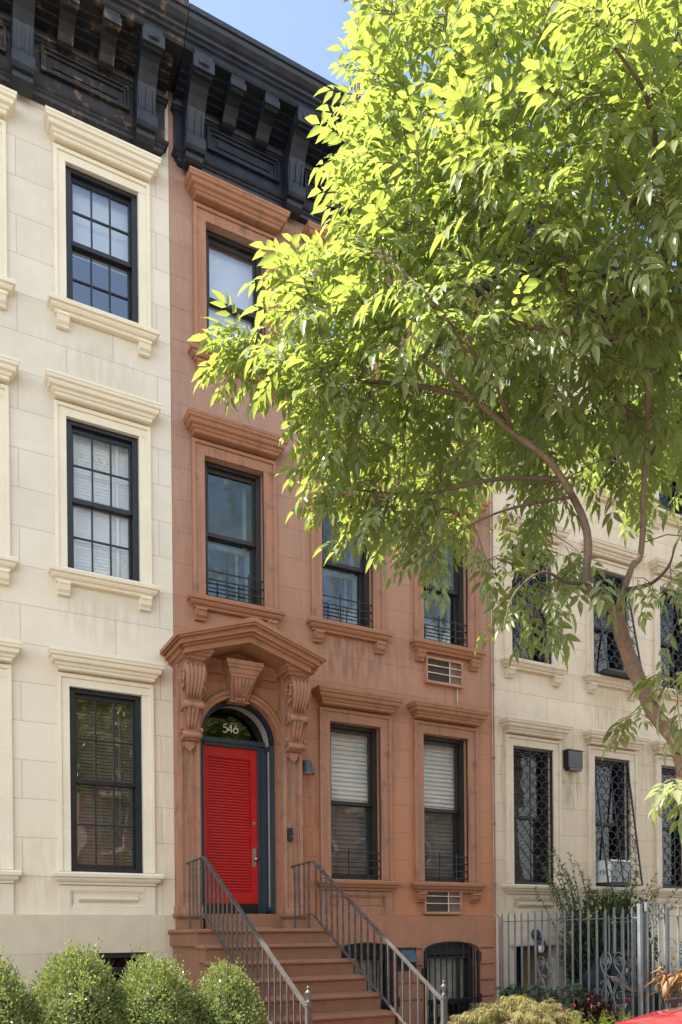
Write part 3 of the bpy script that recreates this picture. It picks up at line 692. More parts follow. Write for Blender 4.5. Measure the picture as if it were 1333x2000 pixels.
# ================================================================== pale grey house (right)
grey = empty('townhouse', (W, 0, 0), label='pale grey stone townhouse with wrought iron window grilles, right of the brownstone', cat='house')
gx = [(.79, 2.49, 4.06)]*3
holes = []
for f, (zb, h) in enumerate(FL):
    for x in gx[f]: holes.append(rect(x-.405, x+.405, zb, zb+h))
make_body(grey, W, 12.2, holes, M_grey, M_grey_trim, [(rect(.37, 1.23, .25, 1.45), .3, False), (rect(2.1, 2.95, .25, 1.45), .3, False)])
for f, (zb, h) in enumerate(FL):
    for k, x in enumerate(gx[f]):
        wn = make_window(grey, 'grey', x, zb, .81, h, f)
        add_room(wn, .81, h, M_room if (f, k) != (0, 0) else M_curtain, .5)
        mb = MB(); mm = M_iron if f == 0 else M_iron_blue
        a = .385
        if (f, k) in ((0, 1), (1, 1)):      # grilles leaning out at the foot
            d = .30 if f == 0 else .34
            yf = lambda z, d=d, h=h: .02 - d*max(0, 1-z/h)
            scale_grille(mb, -a, a, .02, h-.03, yf)
            for x2 in (-a, a):
                mb.bar((x2, .02, .02), (x2, .02, h-.03), .02)
                for i in range(1, 9):
                    z = h*i/10; mb.tube([(x2, .02, z-.06), (x2, .02+yf(z)*.35, z+.02), (x2, yf(z), z)], .005, 4)
                q = scroll(-d*.5, h*.1, .015, .06, 0, 1.6); mb.tube([(x2, p, z) for p, z in q], .005, 4)
                q = scroll(-d*.35, h*.35, .01, .05, 1, 1.6); mb.tube([(x2, p, z) for p, z in q], .005, 4)
                mb.bar((x2, .02, .02), (x2, yf(0), .02), .02)
            if f == 1: mb.box(-a-.01, a+.01, yf(0)-.01, .02, -.0, .018)
        else:
            scale_grille(mb, -a, a, .02, h-.03, lambda z: .015)
        mb.build('grille', mm, wn)
make_cornice(grey, W, [.255, 1.585, 3.305, 4.635], [.70, 1.14, 2.16, 2.73, 3.75, 4.19], M_cornice, M_cornice)
for c in (.80, 2.52):
    mb = MB(); mb.box(-.55, .55, -.085, -.05, 1.215, 1.38); mb.box(-.43, .43, -.04, .2, 1.2, 1.22)
    b = mb.build('basement_opening', M_grey_trim, grey, .004, (c, 0, .25))
    mb = MB(); mb.box(-.43, -.1, .2, .25, 0, 1.2); mb.build('door', M_plastic, b)
    mb = MB(); mb.box(-.1, .43, .18, .25, 0, 1.2); mb.build('inner_wall', paint('ochre_wall', (.22,.15,.06), .8), b)
nb = copy_tree(grey); nb.location.x = W*2; nb['label'] = 'pale grey townhouse repeating the gated one, next house beyond the right edge'
# ================================================================== ground
def sheet(name, x0, x1, y0, y1, z, mat, kind='structure'):
    mb = MB(); mb.face([(x0,y0,z),(x1,y0,z),(x1,y1,z),(x0,y1,z)]); return tag(mb.build(name, mat), kind=kind)
sheet('ground', -400, 400, -400, 400, -.16, M_soil)
sheet('road', -60, 60, -14.2, -5.9, -.13, M_asphalt)
mb = MB(); mb.box(-60, 60, -5.75, .0, -.2, 0); tag(mb.build('pavement', M_pave), kind='structure')
mb = MB(); mb.box(-60, 60, -5.9, -5.752, -.2, .004); tag(mb.build('kerb', M_kerb), kind='structure')
mb = MB(); mb.box(-60, 60, -18.2, -14.35, -.2, 0); tag(mb.build('pavement', M_pave), kind='structure')
mb = MB(); mb.box(-60, 60, -14.348, -14.2, -.2, .004); tag(mb.build('kerb', M_kerb), kind='structure')
mb = MB(); mb.box(-4.7, -.42, -4.05, -3.05, .002, .40); tag(mb.build('planting_bed', M_soil), kind='structure')
mb = MB(); mb.box(1.75, 4.80, -3.6, -1.9, .002, .30); tag(mb.build('planting_bed', M_soil), kind='structure')
mb = MB(); mb.box(5.0, 9.7, -1.2, -.06, .002, .25); tag(mb.build('planting_bed', M_soil), kind='structure')

# ================================================================== stoop and railings
stoop = empty('stoop', (.75, 0, 0), label='brownstone entrance stoop of rounded steps climbing to the red door', cat='steps')
R_, T_ = .1735, .29
def step_prof(y, z, d):
    """one step: riser face at y+.035, bullnose nosing to y"""
    return [(y+d, z-R_-.02), (y+.04, z-R_-.02), (y+.04, z-.055), (y+.02, z-.05), (y+.006, z-.042), (y, z-.028), (y+.006, z-.012), (y+.022, z-.001), (y+.03, z), (y+d, z)]
for k in range(10):
    z = 1.735-R_*k; y = -1.15-T_*k
    mb = MB(); d = 1.15-.06 if k == 0 else T_+.05
    x0, x1 = (-.85, .775)
    mb.prism_x(step_prof(y, z, d), x0, x1, False)
    for x in (x0, x1):
        s = -1 if x < 0 else 1
        mb.tube([(x, y+.028, z-.028), (x, y+d, z-.028)], .027, 8)
    mb.build('step', M_step, stoop, .002)
mb = MB()
for k in range(10):
    z = 1.735-R_*k-.056; y0 = -1.15-T_*k+.055; mb.box(-.81, .735, y0, -.06 if k == 0 else y0+T_+.0, 0, z-(.002 if k else 0))
mb.build('side_wall', M_step, stoop)
mb = MB(); mb.box(-.425, .62, -.13, .3, 1.738, 1.93); mb.build('threshold', M_step, stoop, .006)
mb = MB(); mb.box(-.385, .33, -.42, -.12, 0, .02)
mat_ = mb.build('doormat', M_mat, None, .004, (.75+.02, 0, 1.737)); tag(mat_, 'thin brown coir doormat lying on the top step before the red door', 'doormat')

def railing(x, label):
    t = empty('stair_railing', (x, -1.0, 1.735), label=label, cat='railing', group='railings of the brownstone stoop')
    yb, zb = 0.0, .80; sl = .567
    end = 2.63
    mb = MB()
    mb.bar((0, .58, zb-.02), (0, yb, zb), .042, .014); mb.bar((0, yb, zb), (0, -end, zb-end*sl), .042, .014)
    mb.tube([(0,.58,zb-.02),(0,.60,zb-.025)], .02, 6)
    mb.build('handrail', M_rail, t)
    mb = MB()
    mb.bar((0, .56, .15), (0, .02, .17), .028, .012); mb.bar((0, .02, .17), (0, -end+.02, .17-(end-.02)*sl+.01), .028, .012)
    mb.build('bottom_rail', M_rail, t)
    def bal(hh): return lambda m: m.bar((0, 0, 0), (0, 0, hh), .0165)
    for k in range(4):
        o = part(('bal', 0), bal(.645), 'baluster', M_rail, t, 0, (0, .52-.135*k, .155))
    for k in range(19):
        y = -.07-.1345*k; part(('bal', 1), bal(.625), 'baluster', M_rail, t, 0, (0, y, .17+y*sl))
    for y, zz in ((.52, -.0), (.12, 0)): part(('leg', 0), lambda m: m.bar((0,0,0),(0,0,.17), .02), 'foot', M_rail, t, 0, (0, y, 0))
    mb = MB(); z1 = zb-end*sl+.06
    mb.box(-.022, .022, -end-.022, -end+.022, -1.735+R_, z1); mb.box(-.028, .028, -end-.028, -end+.028, z1-.03, z1-.02)
    n = mb.build('newel_post', M_rail, t, .002)
    mb = MB(); mb.lathe([(.024,0),(.024,.006),(.012,.016),(.011,.03),(.018,.05),(.027,.075),(.030,.083),(.018,.092),(.010,.10),(.009,.108),(.013,.116),(.012,.126),(.004,.135),(.001,.137)], (0, -end, z1), 14)
    mb.build('finial', M_rail, n)
    return t
railing(.02, 'grey iron stair railing on the left side of the stoop')
railing(1.37, 'grey iron stair railing on the right side of the stoop')

# ================================================================== things on the facades
t = empty('wall_lamp', (1.755, -.1, 3.78), label='slate blue shaded wall lamp beside the door of the brownstone', cat='lamp')
mb = MB(); prof = []
hp = [(-.075, 0), (-.050, .16)]
o0 = [(.115*math.cos(a), -.0-.165*max(0, math.sin(a))) for a in [PI*i/16 for i in range(17)]]
o1 = [(.072*math.cos(a), -.115*max(0, math.sin(a))) for a in [PI*i/16 for i in range(17)]]
for i in range(16):
    mb.face([(o0[i][0], o0[i][1]+.1, 0), (o0[i+1][0], o0[i+1][1]+.1, 0), (o1[i+1][0], o1[i+1][1]+.1, .165), (o1[i][0], o1[i][1]+.1, .165)][::-1], True)
mb.face([(a, b+.1, .165) for a, b in o1]); mb.face([(-.115,.097,0),(.115,.097,0),(.072,.097,.165),(-.072,.097,.165)])
mb.build('lamp_shade', M_lamp, t)
mb = MB(); mb.face([(a*.93, b*.93+.097, .012) for a, b in o0]); mb.build('diffuser', M_lampin, t)
t = empty('door_intercom', (1.44, -.205, 2.86), label='small black intercom box on the right pilaster beside the red door', cat='intercom')
mb = MB(); mb.box(-.03, .03, -.022, .03, 0, .17); mb.build('housing', M_plastic, t, .006)
mb = MB(); mb.box(-.012, .004, -.026, -.022, .05, .058); mb.box(.008, .014, -.026, -.022, .05, .07); mb.build('button', M_steel, t)
def aircon(loc, label):
    t = empty('air_conditioner', loc, label=label, cat='air conditioner', group='through-wall air conditioners of the brownstone')
    mb = MB(); w, h = .30, .33
    for a in ((-w-.02,-w,0,h),(w,w+.02,0,h),(-w,w,h-.015,h+.01)): mb.box(a[0], a[1], -.07, .06, a[2], a[3])
    mb.box(-w-.03, w+.03, -.08, .06, -.035, 0); mb.build('sleeve', M_ac, t, .002)
    mb = MB(); mb.box(-w, w, -.02, .05, 0, h-.015)
    for i in range(22): mb.box(-w+.01, w*.3, -.026, -.02, .012+.0138*i, .018+.0138*i)
    mb.build('louvres', M_acgrille, t)
    mb = MB(); mb.box(w*.34, w-.004, -.03, -.02, .004, h-.02)
    mb.build('side_panel', paint('aircon_side', (.17,.11,.075), .7), t)
    mb = MB()
    for z in (.12, .225): mb.bar((-w, -.055, z), (w, -.055, z), .012)
    mb.bar((w*.32, -.05, 0), (w*.32, -.05, h), .012); mb.build('bars', M_drain, t)
    return t
aircon((3.985, 0, 5.285), 'air conditioner in the wall under an upper window, above a stone hood')
aircon((3.925, 0, 1.975), 'air conditioner in the wall just above the basement course of the brownstone')
mb = MB(); mb.tube([(4.23, -.03, 5.25), (4.23, -.03, 4.93)], .010, 6)
tag(mb.build('drain_pipe', M_drain), 'thin pale drain pipe hanging from the upper air conditioner', 'pipe')
mb = MB(); mb.tube([(4.905, -.03, 11.0), (4.895, -.03, 1.95), (4.93, -.08, 1.90), (4.93, -.09, .1)], .012, 6)
for z in (2.4, 3.3, 4.3, 5.4, 7, 8.5, 10): mb.tube([(4.898, -.03, z-.02), (4.898, -.03, z+.02)], .02, 6)
tag(mb.build('conduit', M_conduit), 'thin reddish conduit running down the joint between brownstone and grey house', 'conduit')
t = empty('vent_hood', (3.27, -.05, 1.14), label='dark sloped metal vent hood between the two barred basement windows', cat='vent')
mb = MB(); mb.box(-.175, .175, -.015, 0, 0, .33); mb.build('back_plate', M_iron, t)
mb = MB(); mb.prism_x([(-.015,.29),(-.05,.29),(-.17,.13),(-.15,.125),(-.015,.15)], -.10, .12); mb.build('hood', M_lamp, t, .004)
t = empty('vent_box', (6.465, 0, 4.27), label='black square vent box on the grey wall between two barred windows', cat='vent')
mb = MB(); mb.box(-.155, .155, -.12, 0, 0, .27); mb.build('housing', M_plastic, t, .006)
mb = MB(); mb.box(-.165, .165, -.135, 0, .272, .285); mb.box(-.13, .13, -.125, -.02, -.04, -.002); mb.build('flap', M_kick, t)
t = empty('security_light', (5.63, -.1, 1.42), label='grey bulkhead security light over the basement opening of the grey house', cat='lamp')
mb = MB(); mb.lathe([(.085,0),(.085,.03),(.05,.06),(.02,.065)], (0,0,0), 14); o = mb.build('back_box', M_iron_blue, t); o.rotation_euler = (PI/2, 0, 0); o.location = (0, .02, .21)
mb = MB(); mb.lathe([(.03,.12),(.07,.11),(.075,.07),(.07,.06)], (.03,-.07,0), 12); mb.tube([(0,-.02,.2),(.02,-.08,.16),(.03,-.07,.12)], .02, 6)
for k in range(6): a = PI/3*k; mb.tube([(.03+.07*math.cos(a),-.07+.07*math.sin(a),.06),(.03+.06*math.cos(a),-.07+.06*math.sin(a),-.06)], .005, 4)
mb.build('cage', M_iron_blue, t)
mb = MB(); mb.ball((.03,-.07,0), (.055,.055,.075), 12, 8); mb.build('globe', M_white, t)
t = empty('window_air_conditioner', (W+2.43, -.02, 2.47), label='white window air conditioner behind the leaning grille of the grey house', cat='air conditioner')
mb = MB(); mb.box(-.22, .28, -.15, .25, 0, .33); mb.build('case', paint('aircon_case_grey', (.30,.30,.29), .5), t, .01)
mb = MB(); mb.box(-.235, -.17, -.16, .24, .0, .36); mb.box(-.235, .29, -.16, -.14, .34, .37); mb.build('side_fin', M_white, t)

# ================================================================== iron fence round the grey house's yard
def picket_run(t, p0, p1, n, h, rails, lean=0, thick=.021, hearts=(), skip=()):
    p0 = Vector(p0); p1 = Vector(p1); d = (p1-p0); tdir = d.normalized()
    def pk(m):
        m.bar((0,0,0), (0,0,h-.05), thick); a = thick*.5
        m.mesh([(-a,-a,h-.05),(a,-a,h-.05),(a,a,h-.05),(-a,a,h-.05),(-a*.2,0,h),(a*.2,0,h)], [(0,1,5,4),(2,3,4,5),(1,2,5),(3,0,4)])
    for i in range(n+1):
        if i in skip: continue
        p = p0+d*i/n; o = part(('picket', h, thick), pk, 'picket', M_fence, t, 0, p); o.rotation_euler.z = math.atan2(d.y, d.x)
    mb = MB()
    for z in rails: mb.bar(p0+Vector((0,0,z)), p1+Vector((0,0,z)), .03, .012)
    mb.build('rail', M_fence, t)
    for (s, z0, sc) in hearts:
        mb = MB(); c = p0+d*s
        def W3(x, z): return c+tdir*x*sc+Vector((0, -.0, z0+z*sc))
        r = .0085
        for sx in (-1, 1):
            loop = [(sx*a, b) for a, b in ((.012,.02),(.05,.11),(.10,.21),(.155,.32),(.172,.38),(.165,.44),(.135,.49),(.095,.51),(.05,.495),(.022,.45),(.02,.40),(.045,.35),(.085,.305),(.118,.262),(.125,.225),(.105,.195),(.075,.195),(.058,.222),(.07,.25),(.092,.248))]
            mb.tube([W3(a, b) for a, b in smooth(loop)], r, 5)
            mb.tube([W3(a, b) for a, b in scroll(sx*.096, .405, .02, .058, .6, 1.5, 20, sx)], r, 5)
            mb.tube([W3(a, b) for a, b in smooth([(sx*x, z) for x, z in ((.006,.03),(.03,.13),(.062,.19),(.06,.228),(.035,.235),(.012,.215),(.02,.19))])], r, 5)
            low = [(sx*x, z) for x, z in ((.01,.02),(.03,-.05),(.075,-.10),(.13,-.085),(.168,-.03),(.165,.04),(.12,.075),(.075,.06),(.062,.02),(.085,-.01),(.11,.005))]
            mb.tube([W3(a, b) for a, b in smooth(low)], r, 5)
            up = [(sx*x, z) for x, z in ((.168,-.01),(.155,.07),(.12,.13),(.118,.165),(.145,.185),(.168,.165),(.16,.14))]
            mb.tube([W3(a, b) for a, b in smooth(up)], r, 5)
        mb.build('heart_scroll', M_fence, t)
def smooth(p, k=4):
    out = []
    for i in range(len(p)-1):
        a = p[max(i-1,0)]; b = p[i]; c = p[i+1]; d = p[min(i+2, len(p)-1)]
        for j in range(k):
            u = j/k
            out.append(tuple(.5*((2*b[q]) + (-a[q]+c[q])*u + (2*a[q]-5*b[q]+4*c[q]-d[q])*u*u + (-a[q]+3*b[q]-3*c[q]+d[q])*u**3) for q in range(len(b))))
    out.append(p[-1]); return out
t = empty('iron_fence', (4.95, -.12, 0), label='silver picket fence with two heart scrolls along the side of the grey house yard', cat='fence')
picket_run(t, (0,0,0), (0,-2.45,0), 17, 1.97, (.25, 1.83), hearts=((.375, .84, .95), (.87, .83, 1.12)), skip=(6, 15))
for i in (6, 15):      # pickets broken by the scrolls
    y = -2.45*i/17
    for za, zb_ in ((1.39, 1.97), (0, .78)):
        mb = MB(); mb.bar((0, y, za), (0, y, zb_), .021); mb.build('picket', M_fence, t)
mb = MB(); mb.box(-.022, .022, -2.59, -2.546, 0, 2.0); mb.bar((0,-2.4,1.83),(0,-2.57,1.83),.03,.012); mb.build('post', M_fence, t)
t = empty('iron_fence', (6.45, -.05, 0), label='second silver picket fence, inside the yard and nearer the shrubs', cat='fence')
picket_run(t, (0,0,0), (0,-1.35,0), 11, 1.93, (.25, 1.81), hearts=((.8, .82, 1.0),), thick=.018)
for y in (0, -1.41):
    mb = MB(); mb.box(-.024, .024, y-.024, y+.024, 0, 1.93); mb.build('post', M_fence, t)
t = empty('iron_gate', (5.02, -2.70, 0), label='silver iron gate with a short raised top bar at the fence corner', cat='gate')
mb = MB()
for x in (0.03, .36): mb.box(x-.016, x+.016, -.016, .016, .05, 2.02)
mb.bar((.03,0,2.01),(.36,0,2.01),.03,.02); mb.bar((.03,0,1.88),(.36,0,1.88),.03,.02); mb.bar((.03,0,.3),(.36,0,.3),.03,.02)
mb.build('gate_frame', M_fence, t)
for x in (.14, .25): part(('gatebar',), lambda m: m.bar((0,0,.3),(0,0,2.0), .018), 'picket', M_fence, t, 0, (x, 0, 0))
mb = MB(); mb.box(.34, .46, -.04, .04, .98, 1.10); mb.tube([(.40,-.04,1.04),(.40,-.09,1.04)], .018, 8); mb.build('lock', M_fence, t)
t = empty('iron_fence', (5.44, -2.70, 0), label='silver picket fence facing the street at the right edge, with plants behind', cat='fence')
picket_run(t, (0,0,0), (3.0,0,0), 17, 1.98, (.25, 1.85), hearts=((.13, .86, 1.0), (.36, .86, 1.0)))
# ================================================================== the street tree: limbs and twig ends in world metres
LIMBS = [
 ([(2.45,-5.5,0.0),(2.36,-5.52,0.9),(2.22,-5.56,1.8),(1.87,-5.77,2.8),(1.61,-5.74,3.16),(1.4,-5.74,3.49),(1.25,-5.77,3.74)], [0.08,0.066,0.06,0.055,0.051,0.048,0.046]),
 ([(1.25,-5.77,3.74),(1.05,-5.78,3.79),(0.96,-5.79,3.86),(0.94,-5.83,4.1),(0.87,-5.85,4.25),(0.74,-5.84,4.41),(0.58,-5.81,4.56),(0.39,-5.76,4.68),(0.19,-5.72,4.82),(0.0,-5.67,4.94),(-0.18,-5.51,5.12),(-0.37,-5.36,5.31),(-0.54,-5.15,5.51),(-0.72,-4.94,5.63)], [0.031,0.0291,0.0272,0.0252,0.0233,0.0214,0.0195,0.0175,0.0156,0.0137,0.0118,0.0098,0.0079,0.006]),
 ([(1.25,-5.77,3.76),(1.34,-5.82,4.03),(1.4,-5.85,4.14),(1.34,-5.93,4.5),(1.27,-6.01,4.77),(1.1,-6.14,4.98),(0.96,-6.3,5.14),(0.85,-6.46,5.33),(0.63,-6.57,5.35),(0.48,-6.6,5.37),(0.27,-6.61,5.56),(0.09,-6.62,5.76),(-0.11,-6.52,6.07)], [0.022,0.0207,0.0193,0.018,0.0167,0.0153,0.014,0.0127,0.0113,0.01,0.0087,0.0073,0.006]),
 ([(0.97,-6.3,5.14),(0.78,-6.2,5.1),(0.55,-6.07,5.12),(0.36,-5.98,5.15),(0.25,-5.8,5.35),(0.16,-5.64,5.58),(0.05,-5.46,5.92),(-0.14,-5.25,6.36),(-0.26,-5.07,6.82),(-0.21,-4.98,7.28)], [0.021,0.0193,0.0177,0.016,0.0143,0.0127,0.011,0.0093,0.0077,0.006]),
 ([(0.85,-6.46,5.31),(0.7,-6.38,5.21),(0.53,-6.18,5.34),(0.42,-6.0,5.52),(0.16,-5.87,5.92),(0.01,-5.78,6.3),(-0.09,-5.73,6.69)], [0.024,0.0212,0.0183,0.0155,0.0127,0.0098,0.007]),
 ([(0.72,-5.83,4.43),(0.45,-5.68,4.46),(0.35,-5.51,4.5),(0.24,-5.34,4.5),(0.12,-5.05,4.58),(-0.13,-4.8,4.66),(-0.32,-4.7,4.69)], [0.015,0.0133,0.0117,0.01,0.0083,0.0067,0.005]),
 ([(0.78,-5.86,4.33),(0.57,-5.69,4.32),(0.35,-5.51,4.26),(0.18,-5.31,4.16)], [0.011,0.0087,0.0063,0.004]),
 ([(0.19,-5.72,4.82),(-0.05,-5.53,4.93),(-0.24,-5.31,5.05),(-0.5,-5.06,5.16),(-0.68,-4.85,5.35),(-0.9,-4.62,5.45)], [0.018,0.0156,0.0132,0.0108,0.0084,0.006]),
 ([(0.39,-5.76,4.68),(0.09,-5.94,4.78),(-0.19,-6.02,4.87),(-0.43,-6.0,5.06),(-0.52,-5.73,5.46)], [0.014,0.0118,0.0095,0.0072,0.005]),
 ([(1.27,-6.01,4.83),(1.04,-6.0,4.9),(0.72,-6.06,5.04),(0.33,-6.3,5.03),(0.07,-6.5,5.18)], [0.014,0.0118,0.0095,0.0072,0.005]),
 ([(1.3,-5.97,4.64),(1.4,-6.08,4.8),(1.48,-6.24,4.92),(1.53,-6.38,5.26)], [0.013,0.0103,0.0077,0.005]),
 ([(1.3,-5.8,3.89),(1.19,-6.08,3.79),(1.11,-6.27,3.79),(1.07,-6.36,3.85)], [0.014,0.011,0.008,0.005]),
 ([(0.97,-5.79,3.86),(0.68,-5.92,3.77),(0.4,-6.0,3.73),(0.2,-6.01,3.57),(0.11,-6.01,3.35)], [0.012,0.01,0.008,0.006,0.004]),
 ([(1.61,-5.74,3.16),(1.5,-5.91,3.24),(1.37,-6.07,3.23),(1.27,-6.24,3.19)], [0.01,0.008,0.006,0.004]),
 ([(0.85,-6.46,5.33),(0.81,-6.67,5.4),(0.86,-6.81,5.65)], [0.03,0.02,0.01]),
 ([(0.48,-6.6,5.37),(0.23,-6.93,5.27),(-0.03,-7.12,5.23),(-0.3,-7.21,5.19)], [0.016,0.0127,0.0093,0.006]),
 ([(1.79,-5.78,2.88),(1.46,-6.12,2.74),(1.01,-6.44,2.55)], [0.008,0.006,0.004]),
]
